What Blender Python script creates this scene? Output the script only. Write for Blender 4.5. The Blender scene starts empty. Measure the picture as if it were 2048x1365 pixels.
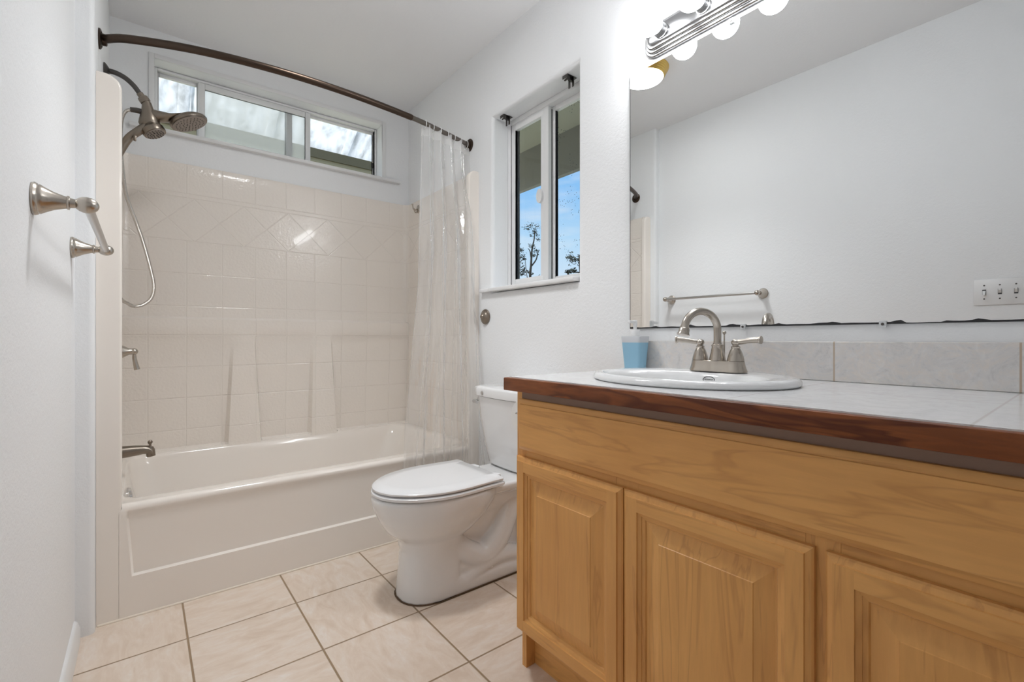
import bpy, bmesh, math, random
from math import sin, cos, pi, sqrt, atan2
from mathutils import Vector, Matrix

random.seed(7)
C = bpy.context.scene.collection
sc = bpy.context.scene

# ------------------------------------------------------------------ camera
FPX, CY, YAW, EYE = 937.02, 676.69, 0.667414534, 0.955
cd = bpy.data.cameras.new('camera')
cam = bpy.data.objects.new('camera', cd)
C.objects.link(cam)
cd.sensor_width = 36.0
cd.lens = FPX / 2048 * 36.0
cd.shift_y = -(682.5 - CY) / 2048
cd.clip_start = 0.02
cd.clip_end = 500
cam.location = (0, 0, EYE)
cam.rotation_euler = (pi / 2, 0, -YAW)
sc.camera = cam

# ------------------------------------------------------------------ world
vs = sc.view_settings
vs.view_transform = 'Standard'
vs.look = 'None'
vs.gamma = 1.0
vs.exposure = 0.08
vs.use_curve_mapping = False
w = bpy.data.worlds.new('world')
sc.world = w
w.use_nodes = True
nt = w.node_tree
nt.nodes.clear()
wo = nt.nodes.new('ShaderNodeOutputWorld')
bg = nt.nodes.new('ShaderNodeBackground')
tc = nt.nodes.new('ShaderNodeTexCoord')
sep = nt.nodes.new('ShaderNodeSeparateXYZ')
rmp = nt.nodes.new('ShaderNodeValToRGB')
els = rmp.color_ramp.elements
els[0].position = 0.0
els[0].color = (0.75, 0.83, 0.93, 1)
els[1].position = 1.0
els[1].color = (0.22, 0.45, 0.85, 1)
for p_, c_ in ((0.1, (0.70, 0.83, 0.98, 1)), (0.2, (0.50, 0.75, 0.99, 1)), (0.3, (0.28, 0.58, 0.97, 1))):
    e_ = els.new(p_)
    e_.color = c_
cn = nt.nodes.new('ShaderNodeTexNoise')
cn.inputs['Scale'].default_value = 5.0
cn.inputs['Detail'].default_value = 5
mp = nt.nodes.new('ShaderNodeMapping')
mp.inputs['Scale'].default_value = (1, 1, 4)
cr = nt.nodes.new('ShaderNodeValToRGB')
cr.color_ramp.elements[0].position = 0.5
cr.color_ramp.elements[1].position = 0.72
cr.color_ramp.elements[1].color = (0.55, 0.55, 0.55, 1)
mx = nt.nodes.new('ShaderNodeMixRGB')
mx.inputs[2].default_value = (0.92, 0.93, 0.96, 1)
nt.links.new(tc.outputs['Generated'], sep.inputs[0])
nt.links.new(sep.outputs['Z'], rmp.inputs[0])
nt.links.new(tc.outputs['Generated'], mp.inputs[0])
nt.links.new(mp.outputs[0], cn.inputs['Vector'])
nt.links.new(cn.outputs[0], cr.inputs[0])
nt.links.new(cr.outputs[0], mx.inputs[0])
nt.links.new(rmp.outputs[0], mx.inputs[1])
nt.links.new(mx.outputs[0], bg.inputs[0])
nt.links.new(bg.outputs[0], wo.inputs[0])
bg.inputs[1].default_value = 0.95

sd = bpy.data.lights.new('sun', 'SUN')
sd.energy = 6.0
sd.angle = 0.02
so = bpy.data.objects.new('sun', sd)
C.objects.link(so)
so.rotation_euler = Vector((0.55, -0.35, -0.8)).to_track_quat('-Z', 'Y').to_euler()

BULB_L = 38.0        # radiance of each vanity bulb
DOWN_W = 9.0        # spot added under the ceiling fixture to boost its downward light
LENS_L = 36.0

# ------------------------------------------------------------------ key dimensions
XR, YF, YT, XL, XJ, YJ = 1.403, 2.905, 2.064, -0.169, -0.122, 2.022
ZC = 2.475
YB = -1.1

# ------------------------------------------------------------------ helpers
ROOT = {}


def tag(o, label=None, cat=None, group=None, kind=None):
    if label: o['label'] = label
    if cat: o['category'] = cat
    if group: o['group'] = group
    if kind: o['kind'] = kind
    return o


def link(name, bm, mats, org=(0, 0, 0), smooth=40):
    me = bpy.data.meshes.new(name)
    bmesh.ops.remove_doubles(bm, verts=bm.verts, dist=1e-6)
    bmesh.ops.recalc_face_normals(bm, faces=bm.faces)
    bmesh.ops.translate(bm, verts=bm.verts, vec=-Vector(org))
    bm.to_mesh(me)
    bm.free()
    if not isinstance(mats, (list, tuple)): mats = [mats]
    for m in mats: me.materials.append(m)
    if smooth:
        me.set_sharp_from_angle(angle=math.radians(smooth))
    else:
        for p in me.polygons: p.use_smooth = False
    o = bpy.data.objects.new(name, me)
    C.objects.link(o)
    return o


def thing(name, label, cat, loc, group=None):
    o = bpy.data.objects.new(name, None)
    C.objects.link(o)
    o.location = loc
    o.empty_display_size = 0.05
    ROOT[o.name] = Vector(loc)
    return tag(o, label, cat, group)


def part(name, bm, mats, parent, label=None, smooth=40):
    org = ROOT[parent.name]
    o = link(name, bm, mats, org, smooth)
    o.parent = parent
    ROOT[o.name] = org
    if label: o['label'] = label
    return o


def solo(name, bm, mats, label, cat, loc, group=None, kind=None, smooth=40):
    o = link(name, bm, mats, loc, smooth)
    o.location = loc
    ROOT[o.name] = Vector(loc)
    return tag(o, label, cat, group, kind)


def struct(name, bm, mats, smooth=40):
    o = link(name, bm, mats, (0, 0, 0), smooth)
    ROOT[o.name] = Vector((0, 0, 0))
    o['kind'] = 'structure'
    return o


def copy_tree(o, loc=None, parent=None):
    c = o.copy()
    C.objects.link(c)
    if parent: c.parent = parent
    if loc is not None: c.location = loc
    ROOT[c.name] = ROOT[o.name]
    for ch in list(o.children): copy_tree(ch, None, c)
    return c


def NB(): return bmesh.new()


def merge(bm, b2, mi=0):
    me = bpy.data.meshes.new('tmp')
    n0 = len(bm.faces)
    b2.to_mesh(me)
    b2.free()
    bm.from_mesh(me)
    bpy.data.meshes.remove(me)
    bm.faces.ensure_lookup_table()
    for f in bm.faces[n0:]: f.material_index = mi


def bx(bm, x0, x1, y0, y1, z0, z1, bev=0.0, seg=2, mi=0):
    b = bmesh.new()
    vs_ = [b.verts.new((x, y, z)) for z in (z0, z1) for y in (y0, y1) for x in (x0, x1)]
    for f in ((0, 2, 3, 1), (4, 5, 7, 6), (0, 1, 5, 4), (2, 6, 7, 3), (0, 4, 6, 2), (1, 3, 7, 5)):
        b.faces.new([vs_[i] for i in f])
    if bev > 0:
        bmesh.ops.bevel(b, geom=list(b.edges), offset=bev, segments=seg, affect='EDGES', profile=0.5)
    b.normal_update()
    for f in b.faces: f.smooth = max(abs(f.normal.x), abs(f.normal.y), abs(f.normal.z)) < 0.999
    merge(bm, b, mi)


def loft(bm, rings, cap0=True, cap1=True, closed=True, mi=0):
    R = [[bm.verts.new(p) for p in r] for r in rings]
    n = len(R[0])
    for a, b in zip(R[:-1], R[1:]):
        for i in range(n if closed else n - 1):
            j = (i + 1) % n
            try:
                f = bm.faces.new((a[i], a[j], b[j], b[i]))
                f.material_index = mi
                f.smooth = True
            except ValueError:
                pass
    if cap0 and closed:
        f = bm.faces.new(list(reversed(R[0])))
        f.material_index = mi
    if cap1 and closed:
        f = bm.faces.new(R[-1])
        f.material_index = mi


def frame_of(d):
    d = Vector(d).normalized()
    u = Vector((0, 0, 1)) if abs(d.z) < 0.9 else Vector((1, 0, 0))
    a = d.cross(u).normalized()
    return d, a, a.cross(d).normalized()


def lathe(bm, prof, org, axis=(0, 0, 1), seg=28, mi=0, cap=True, sx=1.0, sy=1.0):
    d, a, b = frame_of(axis)
    org = Vector(org)
    rings = []
    for r, h in prof:
        r = max(r, 1e-4)
        rings.append([org + d * h + a * (r * sx * cos(t)) + b * (r * sy * sin(t)) for t in [2 * pi * k / seg for k in range(seg)]])
    loft(bm, rings, cap, cap, True, mi)


def spline(pts, n=8):
    P = [Vector(p) for p in pts]
    P = [P[0] * 2 - P[1]] + P + [P[-1] * 2 - P[-2]]
    out = []
    for i in range(1, len(P) - 2):
        p0, p1, p2, p3 = P[i - 1:i + 3]
        for k in range(n):
            t = k / n
            out.append(0.5 * ((2 * p1) + (p2 - p0) * t + (2 * p0 - 5 * p1 + 4 * p2 - p3) * t * t + (3 * p1 - p0 - 3 * p2 + p3) * t ** 3))
    out.append(P[-2])
    return out


def tube(bm, pts, r, seg=14, mi=0, cap=True, flat=1.0):
    P = [Vector(p) for p in pts]
    n = len(P)
    T = [(P[min(i + 1, n - 1)] - P[max(i - 1, 0)]).normalized() for i in range(n)]
    _, a, b = frame_of(T[0])
    rings = []
    for i in range(n):
        a = (a - T[i] * a.dot(T[i])).normalized()
        b = T[i].cross(a).normalized()
        ri = r(i / (n - 1)) if callable(r) else (r[i] if isinstance(r, (list, tuple)) else r)
        rings.append([P[i] + a * (ri * cos(t)) + b * (ri * flat * sin(t)) for t in [2 * pi * k / seg for k in range(seg)]])
    loft(bm, rings, cap, cap, True, mi)


def ball(bm, c, r, axis=(0, 0, 1), sc_=1.0, seg=20, mi=0):
    n = 10
    lathe(bm, [(r * sin(pi * k / n), -r * sc_ * cos(pi * k / n)) for k in range(n + 1)], c, axis, seg, mi)


def prism(bm, poly, fmap, d0, d1, mi=0):
    loft(bm, [[fmap(u, v, d0) for u, v in poly], [fmap(u, v, d1) for u, v in poly]], True, True, True, mi)


def rrect(u0, u1, v0, v1, r, n=6):
    out = []
    for cx, cy, a0 in ((u1 - r, v1 - r, 0), (u0 + r, v1 - r, pi / 2), (u0 + r, v0 + r, pi), (u1 - r, v0 + r, 3 * pi / 2)):
        for k in range(n + 1):
            t = a0 + pi / 2 * k / n
            out.append((cx + r * cos(t), cy + r * sin(t)))
    return out


def grid(bm, xs, zs, f, mi=0):
    V = [[bm.verts.new(f(x, z)) for x in xs] for z in zs]
    for i in range(len(zs) - 1):
        for j in range(len(xs) - 1):
            fc = bm.faces.new((V[i][j], V[i][j + 1], V[i + 1][j + 1], V[i + 1][j]))
            fc.material_index = mi
            fc.smooth = True


def sstep(a, b, x):
    t = min(1, max(0, (x - a) / (b - a)))
    return t * t * (3 - 2 * t)


def lerp(a, b, t): return a + (b - a) * t


# ------------------------------------------------------------------ materials
def srgb(r, g, b):
    f = lambda c: (c / 255 / 12.92) if c / 255 <= 0.04045 else ((c / 255 + 0.055) / 1.055) ** 2.4
    return (f(r), f(g), f(b), 1)


class Mat:
    def __init__(s, name, col=(0.8, 0.8, 0.8, 1), rough=0.5, metal=0.0, spec=0.5, **kw):
        s.m = bpy.data.materials.new(name)
        s.m.use_nodes = True
        s.t = s.m.node_tree
        s.n = s.t.nodes
        s.b = s.n['Principled BSDF']
        s.out = s.n['Material Output']
        s.b.inputs['Base Color'].default_value = col
        s.b.inputs['Roughness'].default_value = rough
        s.b.inputs['Metallic'].default_value = metal
        s.b.inputs['Specular IOR Level'].default_value = spec
        for k, v in kw.items(): s.b.inputs[k.replace('_', ' ')].default_value = v

    def new(s, typ, **kw):
        nd = s.n.new('ShaderNode' + typ)
        for k, v in kw.items(): setattr(nd, k, v)
        return nd

    def link(s, a, b): s.t.links.new(a, b)

    def coord(s, scale=(1, 1, 1), loc=(0, 0, 0), rot=(0, 0, 0), room=False):
        tcn = s.new('NewGeometry' if room else 'TexCoord')
        m = s.new('Mapping')
        m.inputs['Scale'].default_value = scale
        m.inputs['Location'].default_value = loc
        m.inputs['Rotation'].default_value = rot
        s.link(tcn.outputs['Position' if room else 'Object'], m.inputs[0])
        return m.outputs[0]

    def noise(s, co, scale, detail=4, rough=0.55, dist=0.0):
        nd = s.new('TexNoise')
        nd.inputs['Scale'].default_value = scale
        nd.inputs['Detail'].default_value = detail
        nd.inputs['Roughness'].default_value = rough
        nd.inputs['Distortion'].default_value = dist
        s.link(co, nd.inputs['Vector'])
        return nd.outputs[0]

    def ramp(s, fac, stops):
        r = s.new('ValToRGB')
        el = r.color_ramp.elements
        el[0].position, el[0].color = stops[0]
        el[1].position, el[1].color = stops[-1]
        for p, c in stops[1:-1]:
            e = el.new(p)
            e.color = c
        s.link(fac, r.inputs[0])
        return r.outputs[0]

    def math(s, op, a, b=None, c=None):
        nd = s.new('Math', operation=op)
        for i, v in enumerate((a, b, c)):
            if v is None: continue
            if isinstance(v, (int, float)): nd.inputs[i].default_value = v
            else: s.link(v, nd.inputs[i])
        return nd.outputs[0]

    def mix(s, fac, a, b, typ='MIX'):
        nd = s.new('MixRGB', blend_type=typ)
        for i, v in enumerate((fac, a, b)):
            if isinstance(v, (int, float)): nd.inputs[i].default_value = v
            elif isinstance(v, tuple): nd.inputs[i].default_value = v
            else: s.link(v, nd.inputs[i])
        return nd.outputs[0]

    def bump(s, h, strength=0.3, dist=0.01, prev=None):
        nd = s.new('Bump')
        nd.inputs['Strength'].default_value = strength
        nd.inputs['Distance'].default_value = dist
        s.link(h, nd.inputs['Height'])
        if prev is not None: s.link(prev, nd.inputs['Normal'])
        s.link(nd.outputs[0], s.b.inputs['Normal'])
        return nd.outputs[0]

    def col(s, o): s.link(o, s.b.inputs['Base Color'])

    def sepxyz(s, co):
        nd = s.new('SeparateXYZ')
        s.link(co, nd.inputs[0])
        return nd.outputs

    def line(s, v, off, pitch, wid):
        # 1 on a line of half width wid around off + k*pitch
        a = s.math('SUBTRACT', v, off)
        b = s.math('DIVIDE', a, pitch)
        c = s.math('ROUND', b)
        d = s.math('ABSOLUTE', s.math('SUBTRACT', b, c))
        e = s.math('MULTIPLY', d, pitch)
        return s.math('SUBTRACT', 1.0, s.math('SMOOTH_MIN', s.math('DIVIDE', e, wid), 1.0, 0.2))

    def at(s, v, z, wid):
        d = s.math('ABSOLUTE', s.math('SUBTRACT', v, z))
        return s.math('SUBTRACT', 1.0, s.math('MINIMUM', s.math('DIVIDE', d, wid), 1.0))


def wall_mat(name, col, bump=0.25, scale=230):
    M = Mat(name, col, 0.55, spec=0.3)
    co = M.coord()
    n1 = M.noise(co, scale, 3, 0.6)
    n2 = M.noise(co, scale * 0.35, 2, 0.5)
    M.bump(M.math('ADD', M.math('MULTIPLY', n1, 0.6), n2), bump, 0.004)
    return M.m


PAINT = srgb(246, 247, 248)
m_wall = wall_mat('wall_paint', PAINT)
m_ceil = wall_mat('ceiling_paint', srgb(247, 247, 248), 0.15)
m_white = Mat('white_trim_paint', srgb(238, 238, 238), 0.35).m
m_vinyl = Mat('white_vinyl', srgb(240, 240, 240), 0.3).m
m_seal = Mat('dark_glazing_seal', srgb(70, 70, 72), 0.6).m
m_porc = Mat('white_porcelain', srgb(240, 240, 240), 0.08, Coat_Weight=0.5, Coat_Roughness=0.03).m
m_seat = Mat('white_seat_plastic', srgb(240, 240, 241), 0.16).m
m_plast = Mat('white_plastic', srgb(240, 240, 240), 0.3).m
m_paper = Mat('white_tissue_paper', srgb(240, 240, 238), 0.9).m
m_card = Mat('cardboard_core', srgb(170, 140, 105), 0.9).m
m_dark = Mat('dark_gap', srgb(40, 38, 36), 0.7).m
m_caulk = Mat('cream_caulk', srgb(240, 228, 212), 0.45).m


def metal(name, col, rough, aniso=0.0, brush=0):
    M = Mat(name, col, rough, 1.0)
    if brush:
        n = M.noise(M.coord(scale=(1, 1, 1)), brush, 3)
        M.link(M.ramp(n, [(0.3, (rough * 0.8,) * 3 + (1,)), (0.7, (min(1, rough * 1.35),) * 3 + (1,))]), M.b.inputs['Roughness'])
    return M.m


m_nickel = metal('brushed_nickel', srgb(186, 178, 168), 0.27, brush=0)
m_nickel2 = metal('satin_nickel_warm', srgb(142, 132, 121), 0.3, brush=0)
m_chrome = metal('polished_chrome', srgb(215, 215, 215), 0.1)
m_steel = metal('brushed_steel_bar', srgb(200, 198, 196), 0.3, brush=0)
m_bronze = metal('dark_bronze', srgb(78, 66, 58), 0.35, brush=0)
m_bronze2 = metal('worn_bronze_tube', srgb(120, 112, 106), 0.3, brush=0)
m_gunmetal = metal('gunmetal', srgb(95, 92, 90), 0.35)
m_gold = metal('gold_ribbed_metal', srgb(225, 190, 110), 0.3)
m_mirror = metal('mirror_silver', (0.86, 0.87, 0.87, 1), 0.0)
m_face = Mat('grey_nozzle_face', srgb(150, 140, 132), 0.45, 0.3).m
m_rubber = Mat('dark_nozzle_rubber', srgb(98, 92, 87), 0.6).m

# bathtub acrylic: smooth for the tub, tile pattern pressed in for the walls
CREAM = srgb(247, 239, 230)
m_tub = Mat('cream_acrylic', CREAM, 0.14, Coat_Weight=0.3).m


def tile_relief(axis):
    M = Mat('cream_acrylic_tile_' + ('back' if axis == 'X' else 'side'), CREAM, 0.13, Coat_Weight=0.2)
    co = M.coord(room=True)
    x, y, z = M.sepxyz(co)
    u = x if axis == 'X' else y
    uo = 0.018 if axis == 'X' else 2.11
    gz = M.math('GREATER_THAN', z, 1.69)
    gl = M.math('LESS_THAN', z, 1.452)
    vert = M.math('MULTIPLY', M.line(u, uo, 0.1562, 0.004), M.math('MAXIMUM', gz, gl))
    hor = None
    for hz in (1.69, 1.668, 1.45, 1.284, 1.118, 0.97, 0.808, 0.65, 0.487):
        a = M.at(z, hz, 0.004)
        hor = a if hor is None else M.math('MAXIMUM', hor, a)
    # diamonds: half width .1118, half height .108 about z=1.559
    du = M.math('DIVIDE', M.math('SUBTRACT', u, -0.0175 if axis == 'X' else 2.02), 0.2236)
    dz = M.math('DIVIDE', M.math('SUBTRACT', z, 1.559), 0.218)
    band = M.math('LESS_THAN', M.math('ABSOLUTE', dz), 0.5)

    def dl(v):
        r = M.math('ABSOLUTE', M.math('SUBTRACT', v, M.math('ROUND', v)))
        return M.math('SUBTRACT', 1.0, M.math('MINIMUM', M.math('DIVIDE', r, 0.024), 1.0))
    d1 = dl(M.math('ADD', M.math('ADD', du, dz), 0.5))
    d2 = dl(M.math('ADD', M.math('SUBTRACT', du, dz), 0.5))
    dia = M.math('MULTIPLY', M.math('MAXIMUM', d1, d2), band)
    g = M.math('MAXIMUM', M.math('MAXIMUM', vert, hor), dia)
    nb = M.noise(co, 85, 2, 0.5)
    b1 = M.bump(nb, 0.36, 0.004)
    M.bump(M.math('SUBTRACT', 1.0, g), 0.55, 0.003, b1)
    return M.m


m_tile_back = tile_relief('X')
m_tile_side = tile_relief('Y')


def floor_mat():
    M = Mat('floor_tile', rough=0.3)
    co = M.coord()
    x, y, z = M.sepxyz(co)
    S = 0.3219
    x0, y0 = 0.1122, 1.8067
    g = M.math('MAXIMUM', M.line(x, x0, S, 0.0036), M.line(y, y0, S, 0.0036))
    # each tile turns the veining a different way
    ix = M.math('FLOOR', M.math('DIVIDE', M.math('SUBTRACT', x, x0), S))
    iy = M.math('FLOOR', M.math('DIVIDE', M.math('SUBTRACT', y, y0), S))
    cmb = M.new('CombineXYZ')
    M.link(M.math('ADD', x, M.math('MULTIPLY', ix, 7.3)), cmb.inputs[0])
    M.link(M.math('ADD', y, M.math('MULTIPLY', iy, 5.1)), cmb.inputs[1])
    rot = M.new('VectorRotate', rotation_type='Z_AXIS')
    M.link(cmb.outputs[0], rot.inputs['Vector'])
    M.link(M.math('MULTIPLY', M.math('ADD', ix, M.math('MULTIPLY', iy, 2.0)), 1.57), rot.inputs['Angle'])
    st = M.new('Mapping')
    st.inputs['Scale'].default_value = (1.0, 2.6, 1)
    st.inputs['Rotation'].default_value = (0, 0, 0.5)
    M.link(rot.outputs[0], st.inputs[0])
    n1 = M.noise(st.outputs[0], 7, 6, 0.6, 1.2)
    n2 = M.noise(st.outputs[0], 24, 5, 0.65, 0.8)
    c1 = M.ramp(n1, [(0.3, srgb(222, 202, 182)), (0.5, srgb(236, 220, 204)), (0.72, srgb(242, 232, 222))])
    c2 = M.mix(M.ramp(n2, [(0.35, (0, 0, 0, 1)), (0.7, (0.5, 0.5, 0.5, 1))]), c1, srgb(226, 204, 184))
    M.col(M.mix(M.math('MINIMUM', M.math('MULTIPLY', g, 2.5), 1.0), c2, srgb(158, 133, 104)))
    M.bump(M.math('SUBTRACT', 1.0, M.math('MINIMUM', M.math('MULTIPLY', g, 2.0), 1.0)), 0.5, 0.003)
    return M.m


def counter_mat(name, plane):
    M = Mat(name, rough=0.12 if plane == 'T' else 0.25)
    co = M.coord(room=True)
    x, y, z = M.sepxyz(co)
    gy = M.math('MAXIMUM', M.at(y, 0.107, 0.0024), M.at(y, 0.432, 0.0024))
    g = M.math('MAXIMUM', gy, M.at(x, 1.146, 0.0022)) if plane == 'T' else gy
    st = M.coord(scale=(1, 1, 1), rot=(0.7, 0.3, 0.6))
    n1 = M.noise(st, 11, 9, 0.75, 2.6)
    n2 = M.noise(st, 30, 6, 0.7, 1.0)
    if plane == 'T':
        c = M.ramp(n1, [(0.3, srgb(224, 223, 223)), (0.55, srgb(240, 240, 241)), (0.75, srgb(242, 240, 238))])
        gc = srgb(218, 213, 209)
    else:
        c = M.ramp(n1, [(0.28, srgb(192, 188, 185)), (0.45, srgb(218, 215, 213)), (0.6, srgb(226, 218, 211)), (0.75, srgb(234, 232, 231))])
        gc = srgb(190, 170, 150)
    c = M.mix(M.ramp(n2, [(0.45, (0, 0, 0, 1)), (0.75, (0.45, 0.45, 0.45, 1))]), c, srgb(242, 241, 240))
    M.col(M.mix(M.math('MINIMUM', M.math('MULTIPLY', g, 2.0), 1.0), c, gc))
    return M.m


def wood_mat(name, axis, light, mid, dark, rough=0.38, scale=1.0, seed=0.0):
    M = Mat(name, rough=rough, spec=0.4)
    s_ = {'Z': (1, 1, 0.09), 'Y': (1, 0.09, 1)}[axis]
    co = M.coord(scale=s_, loc=(seed, seed * 1.7, seed * 0.6))
    n1 = M.noise(co, 11 * scale, 4, 0.5, 1.4)
    n2 = M.noise(co, 90 * scale, 4, 0.6, 0.3)
    n3 = M.noise(M.coord(loc=(seed, 0, 0)), 3.0, 2, 0.5)
    rings = M.math('FRACT', M.math('MULTIPLY', n1, 5.0))
    rl = M.ramp(rings, [(0.0, (0.75,) * 3 + (1,)), (0.1, (0.1,) * 3 + (1,)), (0.85, (0.0,) * 3 + (1,)), (1.0, (0.75,) * 3 + (1,))])
    c = M.ramp(n3, [(0.3, mid), (0.7, light)])
    c = M.mix(M.math('MULTIPLY', rl, 0.42), c, dark)
    c = M.mix(M.ramp(n2, [(0.4, (0.13,) * 3 + (1,)), (0.65, (0, 0, 0, 1))]), c, dark)
    M.col(c)
    M.bump(n2, 0.05, 0.002)
    return M.m


HL, HM, HD = srgb(234, 177, 106), srgb(220, 160, 92), srgb(166, 108, 56)
m_wood_v = wood_mat('honey_maple_upright_grain', 'Z', HL, HM, HD)
m_wood_h = wood_mat('honey_maple_level_grain', 'Y', HL, HM, HD, seed=3.1)
m_wood_p = wood_mat('honey_maple_panel', 'Z', HL, HM, HD, seed=6.4)


def dark_edge():
    M = Mat('dark_stained_fir', rough=0.42, spec=0.3)
    co = M.coord(scale=(1, 0.16, 1))
    n1 = M.noise(co, 12, 3, 0.45, 1.6)
    n2 = M.noise(co, 90, 4, 0.6, 0.4)
    r = M.math('FRACT', M.math('MULTIPLY', n1, 4.0))
    c = M.ramp(r, [(0.0, srgb(92, 46, 26)), (0.3, srgb(132, 74, 40)), (0.85, srgb(140, 80, 42)), (1.0, srgb(98, 50, 28))])
    M.col(M.mix(M.ramp(n2, [(0.42, (0.3,) * 3 + (1,)), (0.6, (0, 0, 0, 1))]), c, srgb(84, 42, 24)))
    return M.m


m_floor = floor_mat()
m_top = counter_mat('counter_tile', 'T')
m_splash = counter_mat('backsplash_tile', 'S')
m_edge = dark_edge()


def pane_mat(name, haze=0.0, specks=False):
    M = Mat(name)
    M.n.remove(M.b)
    tr = M.new('BsdfTransparent')
    tr.inputs[0].default_value = (0.97, 0.98, 0.98, 1)
    gl = M.new('BsdfGlossy')
    gl.inputs['Roughness'].default_value = 0.01
    fr = M.new('Fresnel')
    fr.inputs[0].default_value = 1.35
    m1 = M.new('MixShader')
    geo = M.new('NewGeometry')
    M.link(M.math('MULTIPLY', fr.outputs[0], M.math('SUBTRACT', 1.0, geo.outputs['Backfacing'])), m1.inputs[0])
    M.link(tr.outputs[0], m1.inputs[1])
    M.link(gl.outputs[0], m1.inputs[2])
    last = m1.outputs[0]
    if haze:
        df = M.new('BsdfTranslucent')
        df.inputs[0].default_value = (0.85, 0.86, 0.86, 1)
        m2 = M.new('MixShader')
        m2.inputs[0].default_value = haze
        M.link(last, m2.inputs[1])
        M.link(df.outputs[0], m2.inputs[2])
        last = m2.outputs[0]
    if specks:
        df = M.new('BsdfDiffuse')
        df.inputs[0].default_value = (0.05, 0.07, 0.09, 1)
        v = M.new('TexVoronoi')
        v.inputs['Scale'].default_value = 75
        M.link(M.coord(), v.inputs['Vector'])
        n = M.noise(M.coord(), 9, 3)
        f = M.math('MULTIPLY', M.math('LESS_THAN', v.outputs['Distance'], 0.16), M.math('GREATER_THAN', n, 0.56))
        m3 = M.new('MixShader')
        M.link(M.math('MULTIPLY', f, 0.75), m3.inputs[0])
        M.link(last, m3.inputs[1])
        M.link(df.outputs[0], m3.inputs[2])
        last = m3.outputs[0]
    M.link(last, M.out.inputs[0])
    return M.m


m_pane = pane_mat('window_glass')
m_pane_haze = pane_mat('hazy_window_glass', 0.4)
m_pane_speck = pane_mat('rain_specked_glass', 0.0, True)


def vinyl_film(name, white, gloss):
    M = Mat(name)
    M.n.remove(M.b)
    tr = M.new('BsdfTransparent')
    tr.inputs[0].default_value = (0.99, 0.99, 0.99, 1)
    gl = M.new('BsdfGlossy')
    gl.inputs['Roughness'].default_value = 0.025
    bn = M.new('Bump')
    bn.inputs['Strength'].default_value = 0.35
    bn.inputs['Distance'].default_value = 0.01
    M.link(M.noise(M.coord(scale=(1, 1, 0.35)), 22, 4, 0.55, 0.8), bn.inputs['Height'])
    M.link(bn.outputs[0], gl.inputs['Normal'])
    lw = M.new('LayerWeight')
    lw.inputs[0].default_value = 0.5
    f2 = M.math('POWER', lw.outputs['Facing'], 3.0)
    m1 = M.new('MixShader')
    M.link(M.math('MULTIPLY_ADD', f2, gloss, 0.13), m1.inputs[0])
    M.link(tr.outputs[0], m1.inputs[1])
    M.link(gl.outputs[0], m1.inputs[2])
    df = M.new('BsdfDiffuse')
    df.inputs[0].default_value = (1.0, 1.0, 1.0, 1)
    tl = M.new('BsdfTranslucent')
    tl.inputs[0].default_value = (1.0, 1.0, 1.0, 1)
    ad = M.new('MixShader')
    M.link(df.outputs[0], ad.inputs[1])
    M.link(tl.outputs[0], ad.inputs[2])
    m2 = M.new('MixShader')
    M.link(M.math('MULTIPLY_ADD', f2, 0.3, white), m2.inputs[0])
    M.link(m1.outputs[0], m2.inputs[1])
    M.link(ad.outputs[0], m2.inputs[2])
    M.link(m2.outputs[0], M.out.inputs[0])
    return M.m


m_film = vinyl_film('clear_vinyl', 0.19, 0.3)
m_hem = vinyl_film('frosted_vinyl_hem', 0.5, 0.25)


def emit(name, col, strength):
    M = Mat(name)
    M.n.remove(M.b)
    e = M.new('Emission')
    e.inputs[0].default_value = col
    e.inputs[1].default_value = strength
    M.link(e.outputs[0], M.out.inputs[0])
    return M.m


m_bulb = emit('lit_globe_bulb', (0.96, 0.98, 1.0, 1), BULB_L)
m_lens = emit('lit_warm_diffuser', (0.965, 0.985, 1.0, 1), LENS_L)

# ================================================================== SETTING
b = NB()
bx(b, XL - 0.25, XR + 0.3, YB - 0.15, 3.1, -0.12, 0.0)
struct('floor', b, m_floor, 0)
b = NB()
bx(b, XL - 0.25, XR + 0.165, YB - 0.15, 3.1, ZC, ZC + 0.15)
struct('ceiling', b, m_ceil, 0)
# left wall, stepping out at the tub with a bullnose corner
b = NB()
r = 0.016
poly = [(XL - 0.2, YB), (XL, YB), (XL, YJ)]
for k in range(9):
    t = -pi / 2 + pi / 2 * k / 8
    poly.append((XJ - r + r * cos(t), YJ + r + r * sin(t)))
poly += [(XJ, 3.05), (XL - 0.2, 3.05)]
prism(b, poly, lambda u, v, d: (u, v, d), 0.0, ZC)
struct('wall_left', b, m_wall)


def wall_hole(bm, u0, u1, z0, z1, hu0, hu1, hz0, hz1, d0, d1, rr, fmap):
    R = lambda o, d: [fmap(hu0 - o, hz0 - o, d), fmap(hu1 + o, hz0 - o, d), fmap(hu1 + o, hz1 + o, d), fmap(hu0 - o, hz1 + o, d)]
    O = lambda d: [fmap(u0, z0, d), fmap(u1, z0, d), fmap(u1, z1, d), fmap(u0, z1, d)]
    rings = [O(d0)] + [R(rr * (1 - sin(t)), d0 + rr * (1 - cos(t))) for t in [pi / 2 * k / 6 for k in range(7)]] + [R(0, d1), O(d1), O(d0)]
    loft(bm, rings, False, False)


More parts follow.
